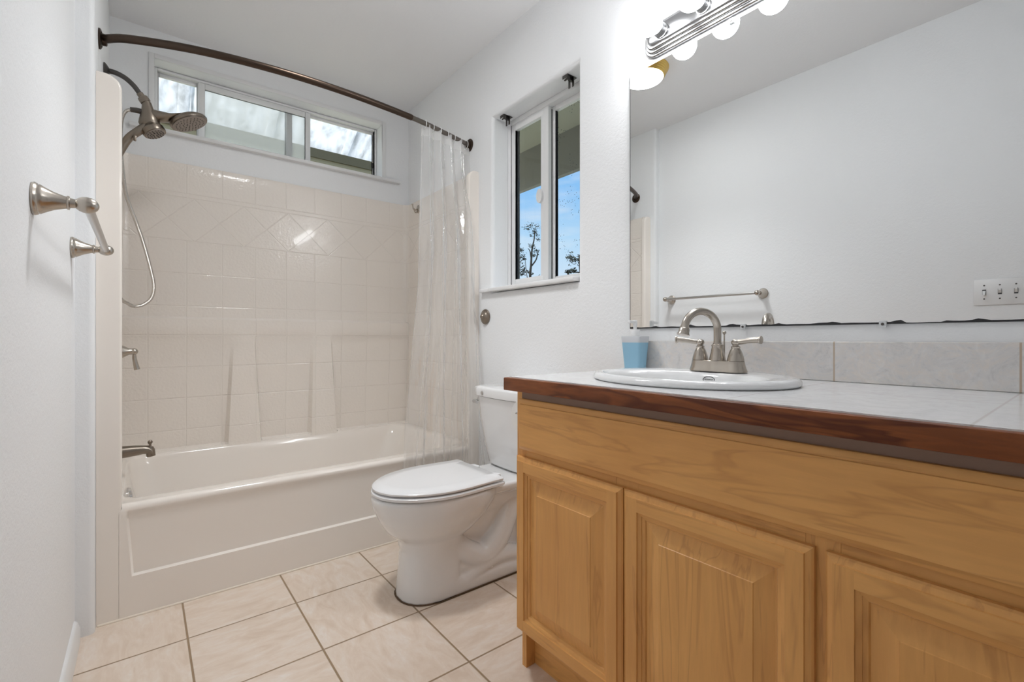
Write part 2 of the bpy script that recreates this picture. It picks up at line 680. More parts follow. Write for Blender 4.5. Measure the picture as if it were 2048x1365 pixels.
b = NB()
wall_hole(b, YB, 3.05, 0.0, ZC, 1.345, 1.945, 1.19, 2.085, XR, XR + 0.165, 0.022, lambda u, z, d: (d, u, z))
struct('wall_right', b, m_wall)
b = NB()
wall_hole(b, XJ, XR, 1.80, ZC, 0.045, 1.216, 1.985, 2.335, YF, YF + 0.145, 0.003, lambda u, z, d: (u, d, z))
bx(b, XJ, XR, 2.965, 3.05, 0.0, 1.80)
struct('wall_far', b, m_wall)
b = NB()
bx(b, XL - 0.2, XR + 0.165, YB - 0.12, YB, 0.0, ZC)
struct('wall_back', b, m_wall, 0)
# baseboard on the left wall
b = NB()
prof = [(0, 0), (0.015, 0), (0.015, 0.048), (0.012, 0.054), (0.010, 0.064), (0.005, 0.070), (0.0, 0.071)]
prism(b, prof, lambda u, v, d: (XL + u, d, v), YB, 1.992)
struct('baseboard_left', b, m_white)

# ---- far window: three lights of a white slider, shallow casing and stool
b = NB()
for x0, x1, z0, z1 in ((0.022, 0.045, 1.985, 2.358), (1.216, 1.24, 1.985, 2.358), (0.045, 1.216, 2.335, 2.358)):
    bx(b, x0, x1, YF - 0.008, YF - 0.0005, z0, z1, 0.002)
win = struct('window_1', b, m_white)


def frame_rect(bm, u0, u1, z0, z1, wd, d0, d1, fmap, bev=0.003):
    for a, c, e, f in ((u0, u0 + wd, z0, z1), (u1 - wd, u1, z0, z1), (u0 + wd, u1 - wd, z0, z0 + wd), (u0 + wd, u1 - wd, z1 - wd, z1)):
        p, q = fmap(a, e, d0), fmap(c, f, d1)
        bx(bm, min(p[0], q[0]), max(p[0], q[0]), min(p[1], q[1]), max(p[1], q[1]), min(p[2], q[2]), max(p[2], q[2]), bev)


FY = lambda u, z, d: (u, YF + d, z)
b = NB()
frame_rect(b, 0.046, 1.215, 1.99, 2.334, 0.013, 0.085, 0.14, FY)
part('window_frame', b, m_vinyl, win)
b = NB()
frame_rect(b, 0.232, 0.800, 2.0035, 2.3205, 0.030, 0.088, 0.108, FY)
part('center_sash', b, m_vinyl, win)
b = NB()
frame_rect(b, 0.047, 0.245, 2.004, 2.322, 0.018, 0.112, 0.13, FY)
part('side_sash', b, m_vinyl, win)
b = NB()
frame_rect(b, 0.785, 1.2145, 2.004, 2.322, 0.015, 0.112, 0.13, FY)
part('side_sash', b, m_vinyl, win)
b = NB()
bx(b, 0.2622, 0.7698, YF + 0.097, YF + 0.100, 2.0337, 2.2903)
part('hazy_pane', b, m_pane_haze, win)
for u0, u1 in ((0.0652, 0.2268), (0.8002, 1.1993)):
    b = NB()
    bx(b, u0, u1, YF + 0.120, YF + 0.123, 2.0222 if u0 < 0.5 else 2.0192, 2.3038 if u0 < 0.5 else 2.3068)
    part('pane', b, m_pane, win)
b = NB()
bx(b, 0.262, 0.770, YF + 0.0875, YF + 0.089, 2.2835, 2.2865)
bx(b, 0.7685, 0.7705, YF + 0.0875, YF + 0.089, 2.04, 2.2865)
bx(b, 0.66, 0.664, YF + 0.1005, YF + 0.104, 2.03, 2.29)
part('glazing_seal', b, m_seal, win)
b = NB()
bx(b, 0.668, 0.700, YF + 0.1005, YF + 0.112, 2.03, 2.295, 0.002)
part('sash_stile', b, m_vinyl, win)
for lx, m_ in ((0.198, m_vinyl), (1.186, m_dark)):
    b = NB()
    bx(b, lx, lx + 0.018, YF + 0.1, YF + 0.113, 2.085, 2.115, 0.003)
    part('sash_latch', b, m_, win)
b = NB()
bx(b, -0.052, 1.335, YF - 0.028, YF + 0.112, 1.972, 1.992, 0.004)
part('window_stool', b, m_white, win)

# ---- right window: two light slider set deep in the wall
FX = lambda u, z, d: (XR + d, u, z)
b = NB()
frame_rect(b, 1.345, 1.945, 1.205, 2.0848, 0.026, 0.10, 0.164, FX, 0.004)
win2 = struct('window_2', b, m_vinyl)
b = NB()
frame_rect(b, 1.637, 1.925, 1.222, 2.062, 0.036, 0.106, 0.128, FX)
bx(b, XR + 0.1062, XR + 0.1278, 1.66, 1.691, 1.2225, 2.0615, 0.003)
part('sliding_sash', b, m_vinyl, win2)
b = NB()
frame_rect(b, 1.365, 1.647, 1.222, 2.062, 0.026, 0.135, 0.157, FX)
part('fixed_sash', b, m_vinyl, win2)
b = NB()
bx(b, XR + 0.115, XR + 0.118, 1.6912, 1.8888, 1.2582, 2.0258)
part('pane', b, m_pane, win2)
b = NB()
bx(b, XR + 0.144, XR + 0.147, 1.3912, 1.6208, 1.2482, 2.0358)
part('specked_pane', b, m_pane_speck, win2)
b = NB()
bx(b, XR + 0.1285, XR + 0.1345, 1.640, 1.652, 1.24, 2.05)
part('track_seal', b, m_seal, win2)
b = NB()
prism(b, [(1.690 + 0.020 * sin(t), 1.640 + 0.034 * cos(t)) for t in [pi * 2 * k / 20 for k in range(20)]], lambda u, v, d: (d, u, v), XR + 0.093, XR + 0.1065)
part('sash_pull', b, m_vinyl, win2)
b = NB()
bx(b, XR - 0.026, XR + 0.10, 1.347, 1.943, 1.191, 1.209, 0.004)
bx(b, XR - 0.026, XR - 0.0006, 1.943, 2.03, 1.191, 1.209, 0.004)
part('window_sill', b, m_white, win2)

# ================================================================== OUTSIDE
m_ground = Mat('dry_grass_ground', srgb(165, 160, 135), 0.95).m
m_soffit = Mat('olive_grey_soffit', srgb(205, 199, 178), 0.8).m
m_fascia = Mat('dark_grey_fascia', srgb(150, 146, 138), 0.8).m
b = NB()
bx(b, -60, 140, -60, 140, -0.8, -0.6)
solo('ground', b, m_ground, 'dry ground outside the house below the windows', 'ground', (0, 0, -0.6), kind='structure', smooth=0)
# eave past the right window
t_ = thing('roof_eave', 'dark overhanging roof eave outside the right hand window', 'eave', (XR + 0.4, 1.5, 2.3))
b = NB()
bx(b, XR + 0.17, 2.205, -2.0, 8.0, 2.33, 2.36)
part('soffit', b, m_soffit, t_)
b = NB()
bx(b, 2.205, 2.245, -2.0, 8.0, 2.05, 2.40)
part('fascia_board', b, m_fascia, t_)
# patio cover past the far window
t_ = thing('patio_cover', 'white translucent corrugated patio roof outside the high window', 'roof', (0.6, 4.4, 2.3))


def sheet_mat():
    M = Mat('white_corrugated_fiberglass')
    M.n.remove(M.b)
    co = M.coord(scale=(1, 0.12, 1))
    n = M.noise(co, 13, 5, 0.65, 0.4)
    c = M.ramp(n, [(0.3, srgb(200, 200, 198)), (0.5, srgb(230, 230, 229)), (0.7, srgb(246, 246, 246))])
    df = M.new('BsdfDiffuse')
    tl = M.new('BsdfTranslucent')
    M.link(c, df.inputs[0])
    M.link(c, tl.inputs[0])
    m = M.new('MixShader')
    m.inputs[0].default_value = 0.85
    M.link(df.outputs[0], m.inputs[1])
    M.link(tl.outputs[0], m.inputs[2])
    M.link(m.outputs[0], M.out.inputs[0])
    return M.m


m_sheet = sheet_mat()
m_tan = Mat('tan_painted_beam', srgb(165, 155, 128), 0.8).m
m_olive = Mat('olive_beam_cap', srgb(104, 98, 78), 0.8).m
b = NB()
xs = [-2.6 + 0.02 * k for k in range(240)]
prof = []
for x in xs:
    ph = (x + 10) % 0.62
    rib = 0.035 if 0.28 < ph < 0.36 else 0.0
    prof.append((x, 0.004 * sin(x * 2 * pi / 0.08) + rib))
up = [(x, z) for x, z in prof]
rings = []
for y in (3.1, 3.6, 4.1, 4.6):
    rings.append([(x, y, 2.67 - 0.545 * (y - 4.4) + z) for x, z in up])
loft(b, rings, False, False, closed=False)
o_ = part('corrugated_sheet', b, m_sheet, t_, smooth=60)
sm = o_.modifiers.new('thickness', 'SOLIDIFY')
sm.thickness = 0.003
b = NB()
bx(b, -2.6, 2.18, 4.38, 4.50, 2.575, 2.655)
part('beam_cap', b, m_olive, t_)
b = NB()
bx(b, -2.6, 2.18, 4.40, 4.48, 2.25, 2.575)
part('beam', b, m_tan, t_)
for px_ in (-2.5, 2.1):
    b = NB()
    bx(b, px_ - 0.05, px_ + 0.05, 4.40, 4.48, -0.6, 2.25)
    part('post', b, m_tan, t_)

# ---- trees beyond the right window
m_bark = Mat('dark_bark', srgb(48, 44, 40), 0.9).m
m_leaf = Mat('dark_green_leaves', srgb(44, 52, 42), 0.8).m


def leaf_clump(bm, c, rad, n, size):
    for _ in range(n):
        d = Vector((random.gauss(0, 1), random.gauss(0, 1), random.gauss(0, 0.7)))
        p = Vector(c) + d * rad * 0.5
        u = Vector((random.uniform(-1, 1), random.uniform(-1, 1), random.uniform(-1, 1))).normalized()
        v = u.orthogonal().normalized()
        s = size * random.uniform(0.6, 1.3)
        q = [p + u * s, p + v * s * 0.5, p - u * s, p - v * s * 0.5]
        bm.faces.new([bm.verts.new(x) for x in q])


def at_px(u, v, D):
    a = (u - 1024) / FPX
    S_, C_ = sin(YAW), cos(YAW)
    return Vector(((S_ + a * C_) * D, (C_ - a * S_) * D, EYE - (v - CY) / FPX * D))


def tree(label, D, limbs, clumps, n=60, lsize=0.16):
    base = at_px(limbs[0][0][0], limbs[0][0][1], D)
    base.z = -0.6
    t = thing('tree', label, 'tree', base, 'trees outside the window')
    bt = NB()
    for i, (pts, r0, r1) in enumerate([(l, a, c) for l, a, c in [(x[0:-2], x[-2], x[-1]) for x in limbs]]):
        P = [at_px(u, v, D + dd) for u, v, dd in pts]
        if i == 0: P = [Vector((P[0].x, P[0].y, -0.6))] + P
        S = spline(P, 5)
        tube(bt, S, lambda s, r0=r0, r1=r1: lerp(r0, r1, s), 8)
    part('trunk', bt, m_bark, t)
    bl = NB()
    for u, v, dd, rad in clumps:
        leaf_clump(bl, at_px(u, v, D + dd), rad, n, lsize)
    part('foliage', bl, m_leaf, t, smooth=0)
    return t


tree('slim tree with a bare trunk and airy crown seen through the left pane', 48, [
    [(1060, 566, 0), (1062, 530, 0), (1064, 500, 0), (1068, 480, 0), (1070, 460, 0), 0.16, 0.04],
    [(1061, 535, 0), (1072, 520, 0.5), (1076, 505, 0.6), (1079, 500, 0.6), 0.09, 0.03],
    [(1062, 515, 0), (1060, 503, -0.5), (1056, 497, -0.6), 0.07, 0.03],
    [(1056, 566, 0), (1053, 545, 0.4), (1050, 518, 0.6), 0.05, 0.02],
    [(1062, 562, 0), (1074, 555, 0.2), (1080, 549, 0.2), 0.04, 0.02]],
    [(1066, 450, 0, 0.5), (1054, 456, 0, 0.45), (1074, 455, 0, 0.4), (1060, 453, 0.4, 0.4), (1064, 470, 0, 0.35), (1074, 470, 0, 0.35), (1070, 463, 0, 0.3), (1076, 480, 0, 0.25),
     (1066, 492, 0, 0.35), (1072, 500, 0, 0.3), (1062, 492, 0, 0.3), (1072, 508, 0.4, 0.3), (1066, 512, 0, 0.3), (1056, 544, 0.3, 0.25), (1061, 548, 0.3, 0.25)], 26, 0.13)
tree('leafy dark tree cut by the left edge of the right hand window', 52, [
    [(1030, 560, 0), (1031, 530, 0), (1034, 500, 0), 0.14, 0.05],
    [(1031, 535, 0), (1040, 525, 0), (1047, 518, 0), 0.06, 0.02]],
    [(1033, 500, 0, 0.6), (1037, 512, 0, 0.7), (1042, 500, 0, 0.35), (1034, 525, 0, 0.7), (1042, 532, 0, 0.6), (1038, 545, 0, 0.6), (1045, 540, 0, 0.5), (1030, 515, 0.5, 0.8), (1047, 518, 0, 0.3), (1044, 548, 0, 0.4)], 60, 0.14)
tree('tree top cut by the window jamb in the right pane', 44, [
    [(1162, 566, 0), (1160, 540, 0), (1158, 510, 0), 0.14, 0.06],
    [(1160, 545, 0), (1146, 545, 0), (1134, 545, 0), 0.05, 0.02],
    [(1159, 520, 0), (1150, 520, 0), (1140, 517, 0), 0.05, 0.02]],
    [(1146, 518, 0, 0.6), (1153, 522, 0, 0.7), (1140, 515, 0, 0.35), (1160, 515, 0, 1.0), (1140, 544, 0, 0.3), (1148, 541, 0, 0.35), (1134, 544, 0, 0.2)], 60, 0.14)

# ================================================================== BATHTUB AND SURROUND
tub = thing('bathtub', 'cream one piece bathtub and shower surround in the alcove', 'bathtub', (0.64, 2.48, 0.0))
TX0, TX1 = -0.053, 1.337
b = NB()
# apron: flush border, recessed panel, toe step, rolled rim
rows = [(0.0, 0), (0.139, 0), (0.1445, 1), (0.335, 1), (0.352, 0.85), (0.364, 0.25)]


def apron_edge(z): return lerp(-0.030, -0.047, (z - 0.14) / 0.24)


xs_tpl = [0, 0, 1, 1]
ringz = []
for z, rec in rows:
    xa = apron_edge(max(z, 0.14))
    L = []
    for x, f in ((-0.064, 0), (xa, 0), (xa + 0.006, 1), (0.3, 1), (0.7, 1), (1.1, 1), (1.283 - xa, 1), (1.295 - xa, 0), (1.348, 0)):
        L.append((min(x, 1.348), YT + 0.012 * rec * f, z))
    ringz.append(L)
for k in range(1, 7):
    t = pi / 2 * k / 6
    L = []
    for x in (-0.0555, -0.047, -0.035, 0.3, 0.7, 1.1, 1.33, 1.335, 1.3395):
        L.append((x, YT + 0.002 + 0.02 * (1 - cos(t)), 0.370 + 0.018 * sin(t)))
    ringz.append(L)
loft(b, ringz, False, False, closed=False)
o_ = part('apron', b, m_tub, tub, smooth=50)


def rr3(x0, x1, y0, y1, r, z): return [(u, v, z) for u, v in rrect(x0, x1, y0, y1, r, 8)]


b = NB()
loft(b, [rr3(-0.0900, 1.3945, YT + 0.020, 2.925, 0.004, 0.388),
         rr3(-0.066, 1.365, 2.125, 2.892, 0.05, 0.389),
         rr3(-0.058, 1.345, 2.140, 2.886, 0.07, 0.386),
         rr3(-0.055, 1.335, 2.152, 2.880, 0.085, 0.376),
         rr3(-0.050, 1.315, 2.160, 2.868, 0.10, 0.340),
         rr3(-0.015, 1.24, 2.185, 2.835, 0.12, 0.16),
         rr3(0.03, 1.15, 2.205, 2.815, 0.13, 0.095),
         rr3(0.08, 1.10, 2.25, 2.77, 0.12, 0.075)], False, True)
part('basin', b, m_tub, tub, smooth=60)
b = NB()
# back panel: flat tiled field above, ledge, two raised tapering columns between sunken bays below
y_up, y_fr = 2.898, 2.884
zs = [0.376, 0.392, 0.40, 0.50, 0.65, 0.80, 0.92, 0.962, 0.974, 1.02, 1.052, 1.057, 1.064, 1.20, 1.45, 1.69, 1.80, 1.832, 1.842]


def bay_edges(z):
    t = (0.968 - z) / (0.968 - 0.39)
    return [(-0.07, lerp(0.384, 0.357, t)), (lerp(0.477, 0.511, t), lerp(0.789, 0.778, t)), (lerp(0.885, 0.923, t), 1.5)]


def back_row(z):
    L = []
    dep = lerp(0.046, 0.007, (z - 0.39) / 0.58)
    inb = sstep(0.388, 0.401, z) * (1 - sstep(0.960, 0.975, z))
    e = bay_edges(z)
    cols = [(-0.090, 1), (e[0][1] - 0.014, 1), (e[0][1], 0), (e[1][0], 0), (e[1][0] + 0.010, 1), (e[1][1] - 0.014, 1), (e[1][1], 0), (e[2][0], 0), (e[2][0] + 0.010, 1), (1.396, 1)]
    up = sstep(1.050, 1.066, z)
    for x, f in cols:
        y = lerp(y_fr, y_up, up) + dep * f * inb
        if z > 1.83: y += 0.004 * (z > 1.84)
        L.append((x, y, z))
    return L


loft(b, [back_row(z) for z in zs], False, False, closed=False)
for f in b.faces: f.material_index = 0
# side panels with a rounded inner corner
for sgn, xp in ((1, -0.088), (-1, 1.3935)):
    R_ = []
    for z in (0.376, 1.05, 1.06, 1.842):
        up = 1 if z > 1.055 else 0
        yc = lerp(y_fr, y_up, up)
        rc = 0.035
        L = [(xp, YT + 0.02, z), (xp, 2.4, z), (xp, yc - rc, z)]
        for k in range(1, 7):
            t = pi / 2 * k / 6
            L.append((xp + sgn * rc * (1 - cos(t)), yc - rc + rc * sin(t), z))
        if not up:
            L = [(xp, YT + 0.02, z), (xp, 2.4, z), (xp, yc - rc, z)] + [(xp, yc - rc + (rc + 0.046) * k / 6, z) for k in range(1, 7)]
        R_.append(L)
    loft(b, R_, False, False, closed=False, mi=1)
part('wall_panels', b, [m_tile_back, m_tile_side], tub, smooth=35)
# front flanges running floor to top, rounded at the inner top corner
for name, xa, xb, sgn in (('flange', XJ + 0.0005, -0.0555, 1), ('flange', 1.3395, XR - 0.0005, -1)):
    b = NB()
    z1, rc = 1.842, 0.045
    inner = xb if sgn == 1 else xa
    outer = xa if sgn == 1 else xb
    poly = [(outer, 0.0), (inner, 0.0), (inner, z1 - rc)]
    for k in range(1, 9):
        t = pi / 2 * k / 8
        poly.append((inner - sgn * rc * (1 - cos(t)), z1 - rc + rc * sin(t)))
    poly.append((outer, z1))
    # inner edge rolls back towards the side panel
    rings = []
    for k in range(5):
        t = pi / 2 * k / 4
        ins = 0.008 * (1 - sin(t))
        d = YT + 0.008 * (1 - cos(t))
        rings.append([(u if u == outer else u - sgn * ins, d, min(v, z1 - 0) if v == 0 else v - ins * (v > 1.7)) for u, v in poly])
    rings = [[p for p in rg] for rg in rings]
    rings.append([(u, YT + 0.026, v) for u, v in poly])
    loft(b, rings, True, True)
    part(name, b, m_tub, tub, smooth=50)
b = NB()
tube(b, [(XJ + 0.004, YT - 0.001, 0.002), (0.4, YT - 0.001, 0.002), (1.39, YT - 0.001, 0.002)], 0.0045, 8)
part('caulk_line', b, m_caulk, tub)
b = NB()
lathe(b, [(0.0, -0.004), (0.034, -0.004), (0.036, 0.004), (0.030, 0.012), (0.012, 0.016), (0, 0.016)], (-0.044, 2.48, 0.305), (1, 0, 0.2), 24)
part('overflow_cover', b, m_chrome, tub, 'chrome overflow cover')

# ---- curved shower rod
ROD_Z = 2.008
rodp = spline([(XJ + 0.012, 2.185, ROD_Z), (-0.035, 2.128, ROD_Z), (0.165, 2.056, ROD_Z), (0.425, 2.018, ROD_Z), (0.704, 2.018, ROD_Z), (1.007, 2.052, ROD_Z), (1.2, 2.096, ROD_Z), (XR - 0.012, 2.15, ROD_Z)], 12)
rod = thing('shower_curtain_rod', 'dark bronze curved curtain rod spanning the tub alcove', 'curtain rod', (0.64, 2.1, ROD_Z))
ns = int(len(rodp) * 0.72)
b = NB()
tube(b, rodp[:ns], 0.0138, 18)
part('rod_tube', b, m_bronze, rod)
b = NB()
tube(b, rodp[ns - 1:], 0.0115, 18)
part('inner_tube', b, m_bronze2, rod, 'slimmer lighter tube telescoping from the rod')
for x, y, sg in ((XJ, 2.19, 1), (XR, 2.153, -1)):
    b = NB()
    lathe(b, [(0.0, 0.0005), (0.034, 0.0005), (0.034, 0.005), (0.030, 0.008), (0.020, 0.010), (0.019, 0.022), (0.0155, 0.024), (0, 0.024)], (x, y, ROD_Z), (sg, 0, 0), 28)
    for k in range(3):
        a = 2 * pi * k / 3 + 0.5
        ball(b, (x + sg * 0.007, y + 0.026 * cos(a), ROD_Z + 0.026 * sin(a)), 0.004, seg=10)
    part('wall_flange', b, m_bronze, rod)


def rod_at(x):
    for p, q in zip(rodp[:-1], rodp[1:]):
        if p.x <= x <= q.x: return p.lerp(q, (x - p.x) / (q.x - p.x))
    return rodp[-1]


# ---- clear shower curtain bunched at the right end
cur = thing('shower_curtain', 'clear plastic shower curtain bunched at the wall end of the rod', 'shower curtain', (1.2, 2.08, 0.25))
NC, NR = 300, 46
Z0, Z1 = 0.22, 1.995


def cur_pt(s, v):
    # v: 0 top .. 1 bottom
    xt = lerp(1.065, 1.385, s)
    pt = rod_at(xt)
    e = sstep(0.30, 1.0, v)
    top = Vector((xt, pt.y, 0))
    mid = Vector((lerp(1.06, 1.385, s), lerp(2.055, 2.06, s), 0))
    bot = Vector((lerp(0.965, 1.385, s), lerp(2.030, 1.955, s), 0))
    p = top.lerp(mid, sstep(0.0, 0.3, v)).lerp(bot, e)
    ph = s * 2 * pi * 4.5
    amp = lerp(0.015, 0.030, sstep(0, 0.4, v)) * lerp(1.0, 0.75, e)
    wv = sin(ph + 1.2 * sin(2.2 * v + s * 3)) + 0.35 * sin(2 * ph + 3.1 * v) * sstep(0.05, 0.3, v)
    side = 0.010 * cos(2 * ph + v * 2)
    cr = 0.007 * sin(s * 41 + v * 9) * sin(v * 17 + s * 13) * sstep(0.08, 0.3, v)
    y = p.y + amp * wv * 0.9 + cr
    z = lerp(Z1, Z0, v)
    if v < 0.03: z += 0.012 * abs(sin(ph * 0.5)) * (1 - v / 0.03)
    x = min(p.x + side, XR - 0.008)
    # hangs outside the tub wall below the rim
    if z < 0.42: y = min(y, YT - 0.012)
    elif z < 0.8: y = min(y, YT - 0.012 + (z - 0.42) * 0.1)
    return (x, y, z)


def strip(bm, v0, v1, n):
    grid(bm, [k / NC for k in range(NC + 1)], [lerp(v0, v1, k / n) for k in range(n + 1)], lambda s, v: cur_pt(s, v))


b = NB()
strip(b, 0.026, 1.0, NR)
part('curtain_sheet', b, m_film, cur, smooth=180)
b = NB()
strip(b, 0.0, 0.026, 3)
part('top_hem', b, m_hem, cur, 'frosted reinforced top hem', smooth=180)
# rings
ring0 = None
for k in range(7):
    x = lerp(1.085, 1.375, k / 6)
    p = rod_at(x)
    if ring0 is None:
        b = NB()
        tube(b, [(x, p.y + 0.019 * sin(a), ROD_Z - 0.006 + 0.021 * cos(a)) for a in [2 * pi * q / 20 for q in range(21)]], 0.0016, 6, cap=False)
        ring0 = solo('curtain_ring', b, m_plast, 'white plastic curtain ring at the bunched end of the rod', 'curtain ring', (x, p.y, ROD_Z), 'rings holding the clear curtain')
        o_ = ring0
    else:
        o_ = copy_tree(ring0, (x, p.y, ROD_Z))
    o_['label'] = 'white curtain ring on the rod, ' + ('first from the tub side' if k == 0 else ('nearest the wall' if k == 6 else ['second', 'third', 'fourth', 'fifth', 'sixth'][k - 1] + ' from the tub side'))

# ---- shower head assembly on the wet wall
SY = 2.46
sh = thing('shower_fixture', 'brushed nickel two in one shower head with hand shower and hose', 'shower head', (XJ, SY, 2.02))
b = NB()
lathe(b, [(0, 0.0005), (0.030, 0.0005), (0.030, 0.004), (0.024, 0.010), (0.012, 0.018), (0, 0.018)], (XJ, SY, 2.018), (1, 0, 0), 28)
part('wall_escutcheon', b, m_gunmetal, sh)
b = NB()
arm = spline([(XJ + 0.010, SY, 2.020), (-0.087, SY, 2.020), (-0.057, SY, 2.010), (-0.030, SY, 1.988), (-0.008, SY, 1.958)], 8)
tube(b, arm, 0.0095, 16)
part('shower_arm', b, m_gunmetal, sh)
dA = Vector((0.020, 0, -0.030)).normalized()
b = NB()
lathe(b, [(0.0, 0), (0.012, 0), (0.012, 0.014), (0.0175, 0.016), (0.019, 0.022), (0.019, 0.036), (0.0165, 0.038), (0, 0.038)], Vector((-0.008, SY, 1.958)) - dA * 0.004, dA, 24)
part('swivel_collar', b, m_nickel2, sh)
b = NB()
# bracket body: a waisted stalk sweeping out into the big round head
secs = [((0.012, 1.934), 0.0175, 0.0175), ((0.016, 1.915), 0.020, 0.020), ((0.020, 1.893), 0.026, 0.025), ((0.024, 1.872), 0.034, 0.030), ((0.024, 1.852), 0.038, 0.032), ((0.018, 1.836), 0.034, 0.030), ((0.012, 1.826), 0.022, 0.022)]
rings = []
for (cx, cz), ra, rb in secs:
    rings.append([(cx + ra * cos(t) * 0.97, SY + rb * sin(t), cz - ra * cos(t) * 0.18) for t in [2 * pi * k / 24 for k in range(24)]])
loft(b, rings)
# sweep to the disc
sw = spline([(0.012, SY, 1.880), (0.045, SY, 1.884), (0.080, SY, 1.887), (0.115, SY, 1.897), (0.148, SY, 1.909)], 6)
rings = []
for i, p in enumerate(sw):
    q = i / (len(sw) - 1)
    hh = lerp(0.026, 0.007, sstep(0, 1, q))
    hw = lerp(0.026, 0.056, sstep(0.2, 1, q))
    tx = 0.35 * q
    rings.append([(p.x - hh * sin(t) * tx, p.y + hw * cos(t), p.z + hh * sin(t)) for t in [2 * pi * k / 24 for k in range(24)]])
loft(b, rings)
part('bracket_body', b, m_nickel2, sh)
nD = Vector((0.46, -0.10, -0.86)).normalized()      # the big head faces down and outward
cD = Vector((0.155, SY, 1.893))
nD = Vector((0.40, -0.12, -0.90)).normalized()
b = NB()
lathe(b, [(0.0, -0.020), (0.030, -0.020), (0.058, -0.014), (0.071, -0.004), (0.074, 0.004), (0.071, 0.010), (0, 0.010)], cD, nD, 40)
part('rain_disc', b, m_nickel2, sh)
b = NB()
lathe(b, [(0.0, 0.0101), (0.066, 0.0101), (0.066, 0.0125), (0.062, 0.0135), (0, 0.0135)], cD, nD, 40)
df = part('spray_face', b, m_face, sh)
b = NB()
d_, a_, b_ = frame_of(nD)
for ring_r, cnt in ((0.012, 6), (0.026, 12), (0.040, 18), (0.053, 24)):
    for k in range(cnt):
        t = 2 * pi * k / cnt
        lathe(b, [(0.0022, 0.0), (0.0015, 0.0022), (0.0, 0.0025)], cD + d_ * 0.0136 + a_ * ring_r * cos(t) + b_ * ring_r * sin(t), nD, 6)
part('nozzles', b, m_rubber, df)
# hand shower
nH = Vector((0.42, -0.18, -0.88)).normalized()
cH = Vector((0.034, SY - 0.012, 1.818))
b = NB()
lathe(b, [(0.0, -0.030), (0.022, -0.030), (0.026, -0.018), (0.034, -0.010), (0.041, -0.004), (0.042, 0.010), (0.040, 0.016), (0, 0.016)], cH, nH, 32)
hd = spline([cH - nH * 0.010 + Vector((-0.02, 0, 0)), (-0.015, SY - 0.012, 1.800), (-0.045, SY - 0.008, 1.765), (-0.068, SY - 0.004, 1.715), (-0.084, SY, 1.668)], 8)
tube(b, hd, lambda s: lerp(0.017, 0.0125, s), 16)
hs = part('hand_shower', b, m_nickel2, sh)
b = NB()
d_, a_, b_ = frame_of(nH)
lathe(b, [(0.0, 0.0161), (0.036, 0.0161), (0.035, 0.019), (0, 0.019)], cH, nH, 32)
part('spray_face', b, m_face, hs)
b = NB()
for ring_r, cnt in ((0.010, 6), (0.019, 10), (0.029, 16)):
    for k in range(cnt):
        t = 2 * pi * k / cnt
        lathe(b, [(0.0026, 0.0), (0.002, 0.003), (0.0, 0.0034)], cH + d_ * 0.019 + a_ * ring_r * cos(t) + b_ * ring_r * sin(t), nH, 6)
part('nozzles', b, m_rubber, hs)
b = NB()
bx(b, -0.030, -0.020, SY - 0.033, SY - 0.025, 1.752, 1.775, 0.003)
part('mode_button', b, m_nickel2, hs)
b = NB()
tube(b, [(0.004, SY, 1.888), (-0.020, SY, 1.889), (-0.040, SY, 1.886)], [0.011, 0.0105, 0.0095], 16)
part('hose_outlet', b, m_gunmetal, sh)
b = NB()
hose = spline([(-0.036, SY, 1.886), (-0.053, SY, 1.876), (-0.066, SY, 1.84), (-0.070, SY, 1.76), (-0.066, SY, 1.66), (-0.0520, SY - 0.01, 1.532), (-0.024, SY - 0.02, 1.436), (-0.001, SY - 0.02, 1.357), (0.022, SY - 0.02, 1.257), (0.036, SY - 0.02, 1.176),
               (0.029, SY - 0.02, 1.124), (0.004, SY - 0.02, 1.094), (-0.025, SY - 0.02, 1.084), (-0.046, SY - 0.01, 1.094), (-0.075, SY + 0.03, 1.13), (-0.075, SY + 0.04, 1.25), (-0.075, SY + 0.03, 1.45), (-0.075, SY + 0.01, 1.60), (-0.075, SY + 0.0, 1.66)], 14)
tube(b, [h for h in hose], 0.0064, 12)


def hose_mat():
    M = Mat('ribbed_metal_hose', srgb(205, 200, 194), 0.25, 1.0)
    x, y, z = M.sepxyz(M.coord())
    M.bump(M.math('SINE', M.math('MULTIPLY', M.math('ADD', z, M.math('MULTIPLY', x, 0.6)), 2100.0)), 0.35, 0.002)
    return M.m


part('hose', b, hose_mat(), sh)

# ---- tub valve and spout
tv = thing('tub_valve', 'nickel shower valve with a drooping lever on the tub wall', 'faucet handle', (-0.0875, SY, 0.9))
b = NB()
lathe(b, [(0, 0.0), (0.045, 0.0), (0.044, 0.004), (0.030, 0.009), (0.024, 0.026), (0.0130, 0.044), (0.012, 0.054), (0, 0.054)], (-0.0875, SY, 0.900), (1, 0, 0), 28)
part('bell_escutcheon', b, m_nickel, tv)
b = NB()
ball(b, (-0.028, SY, 0.900), 0.0135)
tube(b, spline([(-0.027, SY, 0.892), (-0.026, SY, 0.870), (-0.022, SY, 0.845), (-0.018, SY, 0.826)], 5), lambda s: lerp(0.006, 0.0105, s), 14)
part('lever', b, m_nickel, tv)
ts = thing('tub_spout', 'nickel tub spout with a diverter knob on top', 'tub spout', (-0.0875, SY, 0.49))
b = NB()
secs = [(-0.0874, 0.493, 0.026, 0.026), (-0.03, 0.494, 0.022, 0.021), (0.0, 0.494, 0.018, 0.018), (0.018, 0.492, 0.0175, 0.019), (0.030, 0.484, 0.015, 0.020)]
rings = [[(x, SY + rb * cos(t), z + ra * sin(t)) for t in [2 * pi * k / 22 for k in range(22)]] for x, z, ra, rb in secs]
loft(b, rings)
